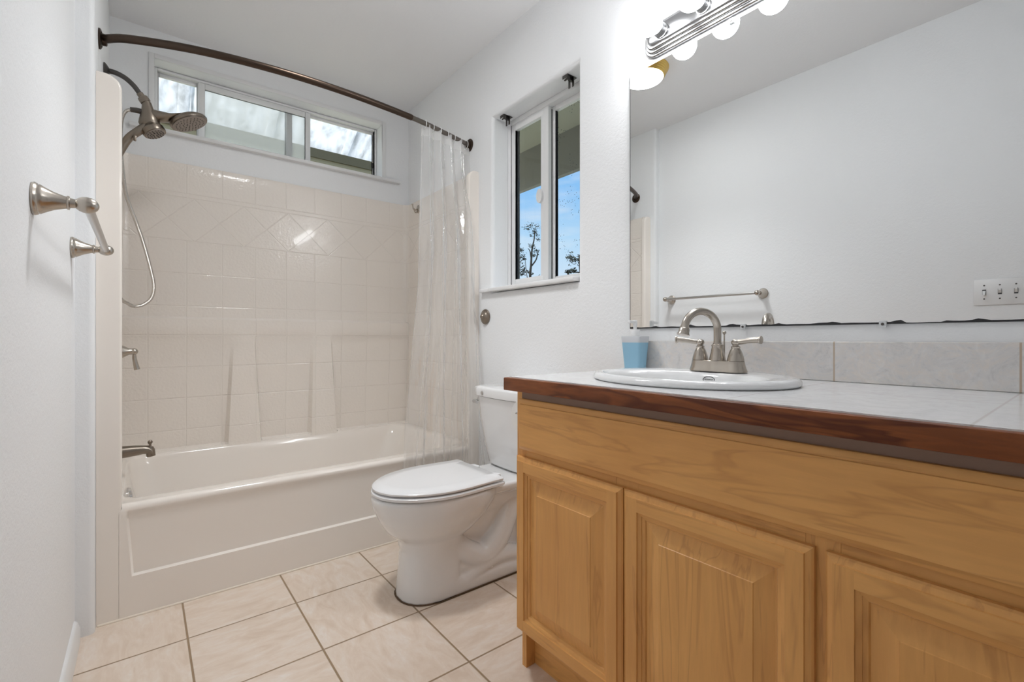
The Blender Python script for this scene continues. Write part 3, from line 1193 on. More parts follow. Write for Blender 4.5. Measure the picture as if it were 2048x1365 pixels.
lathe(b, [(0.0, -0.026), (0.0155, -0.026), (0.016, 0.0), (0.012, 0.012), (0, 0.014)], (0.024, SY, 0.490), (-0.12, 0, 1), 20)
part('spout_body', b, m_nickel2, ts)
b = NB()
lathe(b, [(0, 0), (0.005, 0), (0.004, 0.008), (0.0085, 0.014), (0.0085, 0.020), (0.004, 0.025), (0, 0.025)], (0.024, SY, 0.506), (0, 0, 1), 16)
part('diverter_knob', b, m_nickel2, ts)

# ---- robe hook on the right tub wall
hk = thing('robe_hook', 'small nickel double hook on the tub wall behind the curtain', 'hook', (1.393, 2.74, 1.79))
b = NB()
lathe(b, [(0, 0.0), (0.017, 0.0), (0.015, 0.006), (0.007, 0.009), (0, 0.009)], (1.393, 2.74, 1.785), (-1, 0, 0), 20, sy=1.6)
part('back_plate', b, m_nickel, hk)
for pts in ([(1.387, 2.74, 1.79), (1.372, 2.737, 1.776), (1.355, 2.735, 1.779), (1.347, 2.733, 1.806)], [(1.387, 2.74, 1.775), (1.376, 2.738, 1.760), (1.366, 2.737, 1.764), (1.360, 2.736, 1.780)]):
    b = NB()
    tube(b, spline(pts, 6), lambda s: lerp(0.005, 0.004, s), 10)
    ball(b, pts[-1], 0.0058, seg=10)
    part('prong', b, m_nickel, hk)

# ---- towel bar on the left wall
tb = thing('towel_bar', 'brushed nickel towel bar with bell posts on the left wall', 'towel bar', (XL, 1.61, 1.225))
prof = [(0, 0.0005), (0.031, 0.0005), (0.032, 0.004), (0.030, 0.008), (0.0285, 0.009), (0.0285, 0.012), (0.025, 0.017), (0.018, 0.030), (0.0125, 0.046), (0.0120, 0.049), (0.0140, 0.050), (0.0140, 0.053), (0.0100, 0.054), (0.0082, 0.066), (0, 0.066)]
for y in (1.292, 1.918):
    b = NB()
    lathe(b, prof, (XL, y, 1.227), (1, 0, 0), 32)
    ball(b, (XL + 0.079, y, 1.227), 0.0165, (1, 0, 0), 1.2)
    part('bell_post', b, m_nickel, tb)
b = NB()
tube(b, [(XL + 0.080, 1.300, 1.226), (XL + 0.080, 1.6, 1.226), (XL + 0.080, 1.912, 1.226)], 0.0086, 18)
part('bar', b, m_steel, tb)

# ---- rosette below the right window
b = NB()
lathe(b, [(0, 0.0005), (0.038, 0.0005), (0.040, 0.004), (0.037, 0.009), (0.030, 0.011), (0.026, 0.016), (0.019, 0.022), (0.013, 0.024), (0.010, 0.030), (0.006, 0.032), (0.0, 0.033)], (XR, 2.0, 1.066), (-1, 0, 0), 36)
solo('wall_rosette', b, m_nickel2, 'round stepped nickel rosette on the wall below the window sill', 'towel holder', (XR, 2.0, 1.066))

# ---- light switch plate on the left wall (seen in the mirror)
sw_ = thing('switch_plate', 'white triple light switch plate reflected in the mirror', 'light switch', (XL, 0.29, 1.16))
b = NB()
bx(b, XL + 0.0003, XL + 0.006, 0.205, 0.374, 1.102, 1.217, 0.003, 2)
part('plate', b, m_plast, sw_)
for i, y in enumerate((0.339, 0.290, 0.241)):
    b = NB()
    bx(b, XL + 0.006, XL + 0.0075, y - 0.006, y + 0.006, 1.148, 1.172)
    part('toggle_slot', b, m_seal, sw_)
    b = NB()
    zt = -0.004 if i == 0 else 0.004
    loft(b, [[(XL + 0.0076, y + a, 1.160 + c + zt * 0.5) for a, c in ((-0.005, -0.008), (0.005, -0.008), (0.005, 0.008), (-0.005, 0.008))],
             [(XL + 0.018, y + a, 1.160 + c + zt * 2.5) for a, c in ((-0.004, -0.004), (0.004, -0.004), (0.004, 0.004), (-0.004, 0.004))]])
    part('toggle', b, m_plast, sw_)
    for dz in (-0.030, 0.030):
        b = NB()
        lathe(b, [(0, 0), (0.0032, 0), (0.0026, 0.0015), (0, 0.0018)], (XL + 0.006, y, 1.160 + dz), (1, 0, 0), 10)
        part('screw', b, m_gunmetal, sw_)

# ---- ceiling light (seen in the mirror)
CLX, CLY = 0.563, 1.628
cl = thing('ceiling_light', 'round warm glowing ceiling light with a gold ribbed rim', 'ceiling light', (CLX, CLY, ZC))
b = NB()
pr_ = [(0, 0.0005), (0.140, 0.0005)]
for k in range(5):
    pr_ += [(0.140 - 0.005 * k, 0.003 + 0.009 * k), (0.137 - 0.005 * k, 0.008 + 0.009 * k), (0.134 - 0.005 * k, 0.010 + 0.009 * k)]
pr_ += [(0.112, 0.048), (0, 0.048)]
lathe(b, pr_, (CLX, CLY, ZC), (0, 0, -1), 56)
part('ribbed_rim', b, m_gold, cl)
b = NB()
lathe(b, [(0, 0.0485), (0.110, 0.0485), (0.106, 0.053), (0.08, 0.057), (0.04, 0.059), (0, 0.0595)], (CLX, CLY, ZC), (0, 0, -1), 56)
part('diffuser', b, m_lens, cl, 'cream glowing diffuser')
ld = bpy.data.lights.new('ceiling_light_boost', 'SPOT')  # added spot below the diffuser, its cone kept clear of the mirror view
ld.energy = DOWN_W * 4
ld.spot_size = math.radians(118)
ld.spot_blend = 1.0
ld.shadow_soft_size = 0.12
ld.color = (0.97, 0.985, 1.0)
lo = bpy.data.objects.new('ceiling_light_boost', ld)
C.objects.link(lo)
lo.location = (CLX, CLY, ZC - 0.22)

# ================================================================== TOILET
TYC = 1.600
toi = thing('toilet', 'white two piece toilet with closed lid beside the vanity', 'toilet', (1.0, TYC, 0.0))


def egg(cx, hx_f, hx_b, hy, z, n=40, pw=2.0, pb=2.6):
    # front towards -x
    out = []
    for k in range(n):
        t = 2 * pi * k / n
        c, s = cos(t), sin(t)
        p = pw if c < 0 else pb
        c2 = math.copysign(abs(c) ** (2 / p), c)
        s2 = math.copysign(abs(s) ** (2 / p), s)
        out.append((cx + c2 * (hx_f if c < 0 else hx_b), TYC + s2 * hy, z))
    return out


b = NB()
# bowl with pedestal front
loft(b, [egg(0.87, 0.137, 0.085, 0.112, 0.0, pw=2.3, pb=4), egg(0.87, 0.134, 0.085, 0.110, 0.03, pw=2.3, pb=4), egg(0.87, 0.128, 0.085, 0.104, 0.10, pw=2.3, pb=4),
         egg(0.875, 0.128, 0.085, 0.104, 0.17, pw=2.2, pb=4), egg(0.88, 0.145, 0.10, 0.116, 0.215, pw=2.1), egg(0.888, 0.195, 0.14, 0.145, 0.250), egg(0.90, 0.235, 0.18, 0.168, 0.295),
         egg(0.91, 0.262, 0.20, 0.180, 0.335), egg(0.915, 0.276, 0.21, 0.184, 0.365), egg(0.915, 0.278, 0.21, 0.184, 0.380), egg(0.915, 0.272, 0.205, 0.179, 0.388)])
# rear shelf the tank stands on
loft(b, [[(u, TYC + v * q, z) for u, v in rrect(0.98, 1.388, -1, 1, 0.03, 4)] for z, q in ((0.335, 0.10), (0.352, 0.135), (0.372, 0.145), (0.385, 0.140))])
# web between bowl and shelf
loft(b, [[(u, TYC + v, z) for u, v in rrect(x0, 1.375, -hy, hy, 0.03, 4)] for z, x0, hy in ((0.02, 0.90, 0.052), (0.16, 0.90, 0.052), (0.26, 0.93, 0.07), (0.345, 0.97, 0.11))])
# foot
loft(b, [[(u, TYC + v, z) for u, v in rrect(0.80, 1.30, -hy, hy, 0.05, 5)] for z, hy in ((0.0, 0.112), (0.035, 0.112), (0.055, 0.100))])
for s_ in (-1, 1):
    tube(b, [(0.90, TYC + s_ * 0.035, 0.08), (0.96, TYC + s_ * 0.045, 0.085), (1.03, TYC + s_ * 0.05, 0.08)], 0.05, 14)
# trapway, bulging out on both sides
for s_ in (-1, 1):
    tr = spline([(0.90, TYC + s_ * 0.045, 0.20), (0.98, TYC + s_ * 0.066, 0.13), (1.06, TYC + s_ * 0.07, 0.10), (1.14, TYC + s_ * 0.07, 0.16), (1.20, TYC + s_ * 0.06, 0.26), (1.26, TYC + s_ * 0.05, 0.26), (1.29, TYC + s_ * 0.05, 0.12), (1.29, TYC + s_ * 0.05, 0.03)], 6)
    tube(b, tr, 0.047, 14)
    dome = [(0.055 * sin(pi / 2 * k / 5), 0.05 * cos(pi / 2 * k / 5)) for k in range(6)]
    tube(b, spline([(0.97, TYC + s_ * 0.08, 0.035), (1.06, TYC + s_ * 0.083, 0.075), (1.16, TYC + s_ * 0.083, 0.085), (1.27, TYC + s_ * 0.08, 0.05)], 5), 0.032, 12)
bowl = part('bowl', b, m_porc, toi, smooth=180)
md = bowl.modifiers.new('blend', 'REMESH')
md.mode = 'VOXEL'
md.voxel_size = 0.0055
md.use_smooth_shade = True
ms = bowl.modifiers.new('soften', 'SMOOTH')
ms.factor = 0.5
ms.iterations = 9
for s_ in (-1, 1):
    b = NB()
    lathe(b, [(0, 0), (0.014, 0), (0.0125, 0.016), (0.009, 0.021), (0, 0.022)], (1.075, TYC + s_ * 0.095, 0.053), (0, 0, 1), 18)
    part('bolt_cap', b, m_porc, toi)


def lidring(inset, z, tipx=0.640):
    pts = []
    n = 40
    cx, hxf = 0.895, 0.895 - tipx - inset
    for k in range(n + 1):
        t = pi / 2 + pi * k / n
        pts.append((cx + hxf * cos(t), TYC + (0.186 - inset) * sin(t), z))
    # back flares to square shoulders
    for q in range(1, 6):
        u = q / 5
        pts.append((lerp(cx, 1.085, u), TYC - (0.186 - inset) + 0.013 * sstep(0, 1, u), z))
    pts.append((1.096 - inset, TYC - 0.165 + inset, z))
    pts.append((1.096 - inset, TYC + 0.165 - inset, z))
    for q in range(4, -1, -1):
        u = q / 5 + 0.2
        pts.append((lerp(cx, 1.085, u), TYC + (0.186 - inset) - 0.013 * sstep(0, 1, u), z))
    return pts


b = NB()
loft(b, [lidring(0.006, 0.3895), lidring(0.0, 0.393), lidring(0.0, 0.401), lidring(0.005, 0.4045)])
part('seat', b, m_seat, toi, smooth=50)
b = NB()
loft(b, [lidring(0.012, 0.4092), lidring(0.004, 0.4106), lidring(0.003, 0.417), lidring(0.010, 0.4225), lidring(0.06, 0.4245)])
part('lid', b, m_seat, toi, smooth=50)
for s_ in (-1, 1):
    b = NB()
    bx(b, 1.098, 1.130, TYC + s_ * 0.075 - 0.022, TYC + s_ * 0.075 + 0.022, 0.386, 0.412, 0.006, 3)
    part('hinge', b, m_seat, toi)


def tankring(z, xf, xb, hy, bow, rc=0.045, grow=0.0):
    pts = []
    xf -= grow
    hy += grow
    n = 14
    # bowed front from +y to -y
    for k in range(n + 1):
        u = -1 + 2 * k / n
        y = TYC - hy * u * (1 - rc / hy * 0.0)
        e = 1 - abs(u)
        x = xf - bow * (1 - u * u)
        if e < rc / hy:
            q = 1 - e / (rc / hy)
            x += rc * (1 - sqrt(max(0, 1 - q * q)))
        pts.append((x, y, z))
    pts += [(xb, TYC - hy, z), (xb, TYC + hy, z)]
    return pts


b = NB()
loft(b, [tankring(0.386, 1.242, 1.385, 0.150, 0.010), tankring(0.398, 1.232, 1.388, 0.160, 0.012), tankring(0.45, 1.224, 1.39, 0.167, 0.015), tankring(0.60, 1.206, 1.39, 0.187, 0.020), tankring(0.695, 1.198, 1.39, 0.196, 0.022)])
part('tank', b, m_porc, toi, smooth=55)
b = NB()
loft(b, [tankring(0.6955, 1.198, 1.392, 0.198, 0.022), tankring(0.699, 1.19, 1.394, 0.206, 0.022), tankring(0.730, 1.188, 1.394, 0.208, 0.022), tankring(0.738, 1.194, 1.390, 0.203, 0.022), tankring(0.741, 1.204, 1.386, 0.195, 0.020)])
part('tank_lid', b, m_porc, toi, smooth=50)
b = NB()
lathe(b, [(0, 0), (0.015, 0), (0.015, 0.005), (0.010, 0.010), (0, 0.011)], (1.212, TYC + 0.178, 0.672), (-0.9, 0.45, 0), 20)
tube(b, spline([(1.203, TYC + 0.183, 0.672), (1.190, TYC + 0.190, 0.671), (1.184, TYC + 0.178, 0.669), (1.180, TYC + 0.150, 0.667)], 5), [0.008] * 8 + [0.009] * 8, 12, flat=0.7)
part('flush_lever', b, m_chrome, toi, 'chrome flush lever')
b = NB()
lathe(b, [(0, 0), (0.0095, 0), (0.0095, 0.004), (0.007, 0.006), (0, 0.006)], (1.1735, TYC + 0.098, 0.714), (-0.97, 0.2, 0), 20)
part('tank_badge', b, m_steel, toi, 'small round grey disc')
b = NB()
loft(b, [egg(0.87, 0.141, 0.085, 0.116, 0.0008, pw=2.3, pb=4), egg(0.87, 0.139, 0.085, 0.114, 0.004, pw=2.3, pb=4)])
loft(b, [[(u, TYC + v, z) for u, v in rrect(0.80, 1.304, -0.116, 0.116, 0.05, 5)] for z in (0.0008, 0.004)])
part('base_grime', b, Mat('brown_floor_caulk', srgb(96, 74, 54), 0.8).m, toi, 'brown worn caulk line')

# ---- toilet paper on the side of the vanity
ph = thing('toilet_paper_holder', 'chrome toilet paper holder on the end of the vanity', 'toilet paper holder', (1.0, 1.0575, 0.715))
for x in (0.935, 1.062):
    b = NB()
    lathe(b, [(0, 0.0003), (0.018, 0.0003), (0.016, 0.006), (0.006, 0.010), (0.006, 0.105), (0, 0.105)], (x, 1.0572, 0.715), (0, 1, 0), 16)
    part('bracket', b, m_chrome, ph)
b = NB()
tube(b, [(0.935, 1.155, 0.715), (1.062, 1.155, 0.715)], 0.006, 12)
part('spindle', b, m_chrome, ph)
tp = thing('toilet_paper_roll', 'white toilet paper roll peeking out behind the vanity end', 'toilet paper', (1.0, 1.155, 0.715))
b = NB()
lathe(b, [(0.020, -0.05), (0.053, -0.05), (0.055, -0.047), (0.055, 0.047), (0.053, 0.05), (0.020, 0.05), (0.020, -0.05)], (0.9985, 1.155, 0.7026), (1, 0, 0), 40, cap=False)
part('paper', b, m_paper, tp)
b = NB()
lathe(b, [(0.0195, -0.0505), (0.0195, 0.0505), (0.0185, 0.0505), (0.0185, -0.0505), (0.0195, -0.0505)], (0.9985, 1.155, 0.7026), (1, 0, 0), 28, cap=False)
part('cardboard_core', b, m_card, tp)

# ================================================================== VANITY
VY1, VY0 = 1.057, -0.16       # far end, near end
XD, XFF = 0.833, 0.8525       # door face, face frame face
van = thing('vanity_cabinet', 'honey maple bathroom vanity with raised panel doors under the sink', 'vanity cabinet', (1.12, 0.45, 0.0))
b = NB()
bx(b, 0.872, XR - 0.001, VY1 - 0.018, VY1, 0.0, 0.804)
bx(b, 0.872, XR - 0.001, VY0, VY0 + 0.018, 0.0, 0.804)
bx(b, 0.872, XR - 0.001, VY0 + 0.018, VY1 - 0.018, 0.115, 0.13)
bx(b, XR - 0.012, XR - 0.001, VY0 + 0.018, VY1 - 0.018, 0.13, 0.804)
part('carcass', b, m_wood_v, van)
b = NB()
for y0, y1 in ((VY1 - 0.042, VY1), (0.635, 0.695), (0.255, 0.305), (VY0, VY0 + 0.042)):
    bx(b, XFF, 0.8719, y0, y1, 0.115, 0.804, 0.001, 1, 0)
for z0, z1 in ((0.115, 0.150), (0.600, 0.660), (0.765, 0.783)):
    for y0, y1 in ((0.695, VY1 - 0.042), (0.305, 0.635), (VY0 + 0.042, 0.255)):
        bx(b, XFF, 0.8719, y0, y1, z0, z1, 0.0, 1, 1)
part('face_frame', b, [m_wood_v, m_wood_h], van)
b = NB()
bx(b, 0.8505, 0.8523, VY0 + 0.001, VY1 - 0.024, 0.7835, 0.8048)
part('under_counter_strip', b, Mat('grey_brown_strip', srgb(150, 122, 106), 0.6).m, van, 'dull grey brown strip under the counter edge')  # thin strip above the false front, duller and darker than the face frame
b = NB()
bx(b, 0.905, 0.92, VY0 + 0.018, VY1 - 0.0185, 0.0, 0.1149)
bx(b, 0.905, 0.92, VY1 - 0.0185, VY1 - 0.0002, 0.0, 0.1149)
part('toe_kick', b, m_wood_h, van)


def slab_front(bm, y0, y1, z0, z1, lip=0.013, mi=0):
    # board with a stepped ogee lip all round, front face at XD
    def R(o, d): return [(d, y0 + o, z0 + o), (d, y1 - o, z0 + o), (d, y1 - o, z1 - o), (d, y0 + o, z1 - o)]
    loft(bm, [R(0, XFF - 0.0005), R(0, XD + 0.010), R(0.003, XD + 0.0075), R(lip - 0.002, XD + 0.0045), R(lip, XD + 0.0042), R(lip + 0.0008, XD)], True, True, True, mi)


b = NB()
slab_front(b, -0.09, 1.0365, 0.6395, 0.783)
part('false_drawer_front', b, m_wood_h, van)


def door(y0, y1, knot=False):
    z0, z1 = 0.126, 0.620
    sw, lip = 0.058, 0.011
    b = NB()
    # stiles (upright grain) and rails (level grain)
    def strip_(pts, mi):
        loft(b, pts, False, False, False, mi)
    def prof_at(o):          # o: distance from outer edge -> depth
        return [(0.0, XFF - 0.0005), (0.0, XD + 0.010), (0.003, XD + 0.007), (lip, XD + 0.0038), (lip + 0.0008, XD), (sw - 0.018, XD), (sw - 0.0175, XD + 0.0035), (sw - 0.010, XD + 0.0065), (sw - 0.0095, XD + 0.0085), (sw - 0.003, XD + 0.0105), (sw, XD + 0.015), (sw, XD + 0.017)]
    P = prof_at(0)
    W = sw - 0.018
    for side in ('L', 'R'):
        rings = []
        for o, d in P:
            y = y1 - o if side == 'L' else y0 + o
            rings.append([(d, y, z0 + (o if o < W and o > 0 and o <= lip + 0.001 else (o if o > W else (o if o < lip else lip + 0.0008)))), (d, y, z1 - (o if o > W else min(o, lip + 0.0008)))])
        rings = []
        for o, d in P:
            y = y1 - o if side == 'L' else y0 + o
            m = min(o, lip + 0.0008) if o <= W + 1e-6 else o
            rings.append([(d, y, z0 + m), (d, y, z1 - m)])
        # the flat stile runs the full height; the moulding is mitred
        cut = 6
        strip_(rings[:cut], 0)
        strip_([[(XD, (y1 - W if side == 'L' else y0 + W), z0 + W), (XD, (y1 - W if side == 'L' else y0 + W), z1 - W)]] + rings[cut:], 0)
    for side in ('B', 'T'):
        rings = []
        for o, d in P:
            z = z0 + o if side == 'B' else z1 - o
            m = min(o, lip + 0.0008) if o <= W + 1e-6 else o
            rings.append([(d, y0 + m, z), (d, y1 - m, z)])
        strip_([[(p[0], p[1], p[2]) for p in rg] for rg in rings[:5]], 0)
        z = z0 + lip + 0.0008 if side == 'B' else z1 - lip - 0.0008
        zz = z0 + W if side == 'B' else z1 - W
        strip_([[(XD, y0 + W, z), (XD, y1 - W, z)], [(XD, y0 + W, zz), (XD, y1 - W, zz)]], 1)
        strip_([[(XD, y0 + W, zz), (XD, y1 - W, zz)]] + rings[6:], 1)
    d = part('door', b, [m_wood_v, m_wood_h], van, smooth=0)
    b = NB()
    i0 = sw - 0.002
    R = lambda o, dd: [(dd, y0 + o, z0 + o), (dd, y1 - o, z0 + o), (dd, y1 - o, z1 - o), (dd, y0 + o, z1 - o)]
    loft(b, [R(i0, XD + 0.0165), R(i0, XD + 0.0138), R(i0 + 0.004, XD + 0.0135), R(i0 + 0.036, XD + 0.0045), R(i0 + 0.037, XD + 0.003)], True, True)
    part('raised_panel', b, m_wood_p, d, smooth=0)
    return d


door(0.6685, 1.0465)
door(0.2895, 0.6655)
door(-0.105, 0.273)

# ---- countertop with a hole for the basin
SCX, SCY, SA, SB = 1.118, 0.678, 0.262, 0.218
ct = thing('countertop', 'pale tiled countertop with a dark stained wood front edge', 'countertop', (1.1, 0.45, 0.8055))
b = NB()
cx0, cx1, cy0, cy1 = 0.8362, XR - 0.0005, -0.162, 1.0745
N = 96
inner, outer_ = [], []
for k in range(N):
    t = 2 * pi * k / N
    inner.append((SCX + (SB - 0.02) * cos(t), SCY + (SA - 0.02) * sin(t)))
    dx, dy = cos(t), sin(t)
    sx_ = ((cx1 - SCX) / dx if dx > 1e-9 else (cx0 - SCX) / dx if dx < -1e-9 else 1e9)
    sy_ = ((cy1 - SCY) / dy if dy > 1e-9 else (cy0 - SCY) / dy if dy < -1e-9 else 1e9)
    s__ = min(sx_, sy_)
    outer_.append([SCX + dx * s__, SCY + dy * s__])
for qx in (cx0, cx1):
    for qy in (cy0, cy1):
        k = min(range(N), key=lambda i: (outer_[i][0] - qx) ** 2 + (outer_[i][1] - qy) ** 2)
        outer_[k] = [qx, qy]
ZT = 0.8437
lay = lambda P, z: [(x, y, z) for x, y in P]
loft(b, [lay(inner, 0.8055), lay(outer_, 0.8055), lay(outer_, ZT), lay(inner, ZT), lay(inner, 0.8055)], False, False)
part('tile_top', b, m_top, ct, smooth=30)
b = NB()
bx(b, 0.818, 0.836, cy0, 1.0785, 0.8055, 0.8415, 0.0025, 2)
part('wood_edge', b, m_edge, ct)
# ---- backsplash
b = NB()
bx(b, XR - 0.0125, XR - 0.0004, cy0, 1.073, ZT + 0.0004, 0.946, 0.0015, 1)
solo('backsplash', b, m_splash, 'marbled grey tile backsplash along the wall under the mirror', 'backsplash', (XR, 0.45, ZT))

# ---- sink
sk = thing('sink', 'oval white drop in sink set in the tiled counter', 'sink', (SCX, SCY, ZT))
b = NB()


def sring(a, bb, z, ox=0.0, n=72): return [(SCX + ox + bb * cos(2 * pi * k / n), SCY + a * sin(2 * pi * k / n), z) for k in range(n)]


BX = -0.040
ri = [sring(SA - 0.012, SB - 0.012, ZT + 0.0006), sring(SA - 0.004, SB - 0.004, ZT + 0.001), sring(SA, SB, ZT + 0.006), sring(SA - 0.001, SB - 0.001, ZT + 0.011), sring(SA - 0.006, SB - 0.006, ZT + 0.0165), sring(SA - 0.016, SB - 0.016, ZT + 0.0195), sring(SA - 0.028, SB - 0.028, ZT + 0.0185),
      sring(SA - 0.045, 0.150, ZT + 0.0165, BX), sring(SA - 0.054, 0.143, ZT + 0.013, BX), sring(SA - 0.060, 0.138, ZT + 0.004, BX), sring(SA - 0.066, 0.133, ZT - 0.012, BX), sring(SA - 0.085, 0.118, ZT - 0.06, BX), sring(SA - 0.12, 0.095, ZT - 0.105, BX), sring(0.08, 0.06, ZT - 0.128, BX), sring(0.024, 0.024, ZT - 0.134, BX)]
loft(b, ri, False, False)
part('basin', b, m_porc, sk, smooth=60)
b = NB()
lathe(b, [(0.0, -0.012), (0.024, -0.004), (0.025, 0.0), (0.020, 0.003), (0.006, 0.004), (0, 0.004)], (SCX + BX, SCY, ZT - 0.135), (0, 0, 1), 28)
part('drain', b, m_chrome, sk, 'chrome drain')
# maker's oval mark on the back of the bowl
b = NB()
ex = SCX + BX + 0.1365
oc = Vector((ex - 0.0015, 0.672, ZT - 0.002))
up_ = Vector((0.30, 0, 0.95)).normalized()
tube(b, [oc + Vector((0, 0.0165 * cos(t), 0)) + up_ * 0.008 * sin(t) for t in [2 * pi * k / 36 for k in range(37)]], 0.0009, 6, cap=False)
xx = -0.0115
for wd in (0.0016, 0.0024, 0.0018, 0.0026, 0.0016, 0.0022, 0.0026, 0.0018, 0.0022):
    q = oc + Vector((0, -xx - 0.0, 0))
    tube(b, [q - up_ * 0.0018, q + up_ * 0.0018 + Vector((0, -wd * 0.4, 0))], 0.0005, 5)
    xx += wd + 0.0006
part('maker_mark', b, m_seal, sk, 'grey oval maker mark')

# ---- faucet
FXC, FYC, FZ = 1.252, 0.668, ZT + 0.0194
fc = thing('faucet', 'brushed nickel centerset faucet with high arc spout and two levers', 'faucet', (FXC, FYC, FZ))


def stad(L, Wd, z, waist=0.0, n=48):
    out = []
    for k in range(n):
        t = 2 * pi * k / n
        c, s = cos(t), sin(t)
        y = (L / 2 - Wd / 2) * (1 if s > 0 else -1) * min(1, abs(s) * 3.0) + Wd / 2 * s
        x = Wd / 2 * math.copysign(min(1, abs(c) * 1.0) ** 0.55, c) if abs(s) < 0.34 else Wd / 2 * c
        out.append((x, y))
    # cleaner stadium
    out = []
    h = L / 2 - Wd / 2
    for k in range(13):
        t = -pi / 2 + pi * k / 12
        out.append((Wd / 2 * sin(t), h + Wd / 2 * cos(t)))
    m = 10
    for k in range(1, m):
        u = k / m
        out.append((Wd / 2 * (1 - waist * (0.5 - 0.5 * cos(4 * pi * u))), lerp(h, -h, u)))
    for k in range(13):
        t = pi / 2 + pi * k / 12
        out.append((Wd / 2 * sin(t), -h + Wd / 2 * cos(t)))
    for k in range(1, m):
        u = k / m
        out.append((-Wd / 2 * (1 - waist * (0.5 - 0.5 * cos(4 * pi * u))), lerp(-h, h, u)))
    return [(FXC + x, FYC + y, z) for x, y in out]


b = NB()
loft(b, [stad(0.160, 0.056, FZ, 0.08), stad(0.160, 0.056, FZ + 0.003, 0.08), stad(0.153, 0.050, FZ + 0.012, 0.10), stad(0.148, 0.046, FZ + 0.022, 0.10), stad(0.146, 0.044, FZ + 0.029, 0.08), stad(0.138, 0.036, FZ + 0.031, 0.05)])
part('base_plate', b, m_nickel, fc, smooth=50)
b = NB()
HB = FZ + 0.030
lathe(b, [(0, 0), (0.0215, 0), (0.0205, 0.008), (0.017, 0.024), (0.0145, 0.038), (0.0155, 0.040), (0.0155, 0.043), (0.0125, 0.045), (0.0115, 0.049), (0, 0.049)], (FXC, FYC, HB), (0, 0, 1), 32)
part('spout_hub', b, m_nickel, fc)
sdv = Vector((-0.97, 0.24, 0)).normalized()
b = NB()
pts = []
R0 = 0.060
zt0 = HB + 0.045
zc0 = 0.978
pts.append(Vector((FXC, FYC, zt0)))
pts.append(Vector((FXC, FYC, zt0 + 0.015)))
for k in range(17):
    t = pi * 0.96 * k / 16
    pts.append(Vector((FXC, FYC, zc0)) + sdv * (R0 * (1 - cos(t))) + Vector((0, 0, R0 * 0.83 * sin(t))))
tube(b, spline(pts, 3), 0.0102, 20)
spt = part('spout', b, m_nickel, fc)
tipd = (pts[-1] - pts[-2]).normalized()
b = NB()
lathe(b, [(0, -0.002), (0.0118, -0.002), (0.0118, 0.003), (0.0135, 0.005), (0.0142, 0.014), (0.0150, 0.017), (0.0165, 0.020), (0.0165, 0.022), (0.012, 0.0225), (0, 0.019)], pts[-1], tipd, 28)
part('aerator', b, m_nickel, spt)
for s_ in (1, -1):
    y = FYC + s_ * 0.0508
    b = NB()
    lathe(b, [(0, 0), (0.0215, 0), (0.0215, 0.003), (0.019, 0.014), (0.015, 0.027), (0.0105, 0.035), (0.0115, 0.0365), (0.0115, 0.039), (0.008, 0.041), (0.0075, 0.046), (0.0, 0.046)], (FXC, y, HB), (0, 0, 1), 32)
    hb = part('handle_bell', b, m_nickel, fc)
    b = NB()
    ball(b, (FXC, y, HB + 0.050), 0.0115, sc_=0.8)
    dirv = Vector((-0.35, 1, 0.0)) if s_ > 0 else Vector((-0.05, -1, 0.0))
    dirv.normalize()
    base = Vector((FXC, y, HB + 0.051))
    lp = [base, base + dirv * 0.018 + Vector((0, 0, 0.001)), base + dirv * 0.038 + Vector((0, 0, 0.0045)), base + dirv * 0.058 + Vector((0, 0, 0.006)), base + dirv * 0.068 + Vector((0, 0, 0.006))]
    tube(b, spline(lp, 5), lambda s: lerp(0.0062, 0.0088, s) if s < 0.86 else 0.0105, 16)
    part('lever', b, m_nickel, hb)
b = NB()
tube(b, [(FXC + 0.030, FYC - 0.004, FZ - 0.001), (FXC + 0.030, FYC - 0.004, 0.965)], 0.002, 8)
ball(b, (FXC + 0.030, FYC - 0.004, 0.970), 0.0052, seg=12)
part('lift_rod', b, m_nickel, fc)

# ---- soap bottle
m_blue = Mat('blue_liquid_soap', srgb(158, 206, 232), 0.12, Transmission_Weight=0.15).m
m_frost = Mat('frosted_clear_plastic', srgb(226, 228, 232), 0.25, Transmission_Weight=0.2).m
BXC, BYC = 1.349, 1.018
sp = thing('soap_dispenser', 'pump soap bottle of blue liquid at the far end of the counter', 'soap dispenser', (BXC, BYC, ZT))


def brect(hw, hd, z, r=0.010): return [(BXC + v, BYC + u, z) for u, v in [(p[0], p[1]) for p in rrect(-hw, hw, -hd, hd, r, 4)]]


b = NB()
loft(b, [brect(0.032, 0.021, ZT + 0.0005), brect(0.033, 0.022, ZT + 0.004), brect(0.0405, 0.027, ZT + 0.096)])
part('liquid', b, m_blue, sp)
b = NB()
loft(b, [brect(0.0406, 0.0271, ZT + 0.0961), brect(0.0425, 0.0285, ZT + 0.116), brect(0.0415, 0.0275, ZT + 0.118), brect(0.016, 0.014, ZT + 0.1185)])
part('bottle_shoulder', b, m_frost, sp)
b = NB()
lathe(b, [(0, 0), (0.0160, 0), (0.0160, 0.020), (0.0145, 0.022), (0.006, 0.0225), (0.006, 0.030), (0, 0.030)], (BXC, BYC, ZT + 0.1186), (0, 0, 1), 28)
part('pump_collar', b, m_plast, sp)
b = NB()
zt_ = ZT + 0.1487
lathe(b, [(0, 0), (0.0065, 0), (0.0075, 0.012), (0.0075, 0.024), (0.006, 0.026), (0, 0.026)], (BXC, BYC, zt_), (0, 0, 1), 20)
bx(b, BXC - 0.036, BXC + 0.002, BYC - 0.006, BYC + 0.006, zt_ + 0.014, zt_ + 0.024, 0.003)
part('pump_nozzle', b, m_plast, sp)

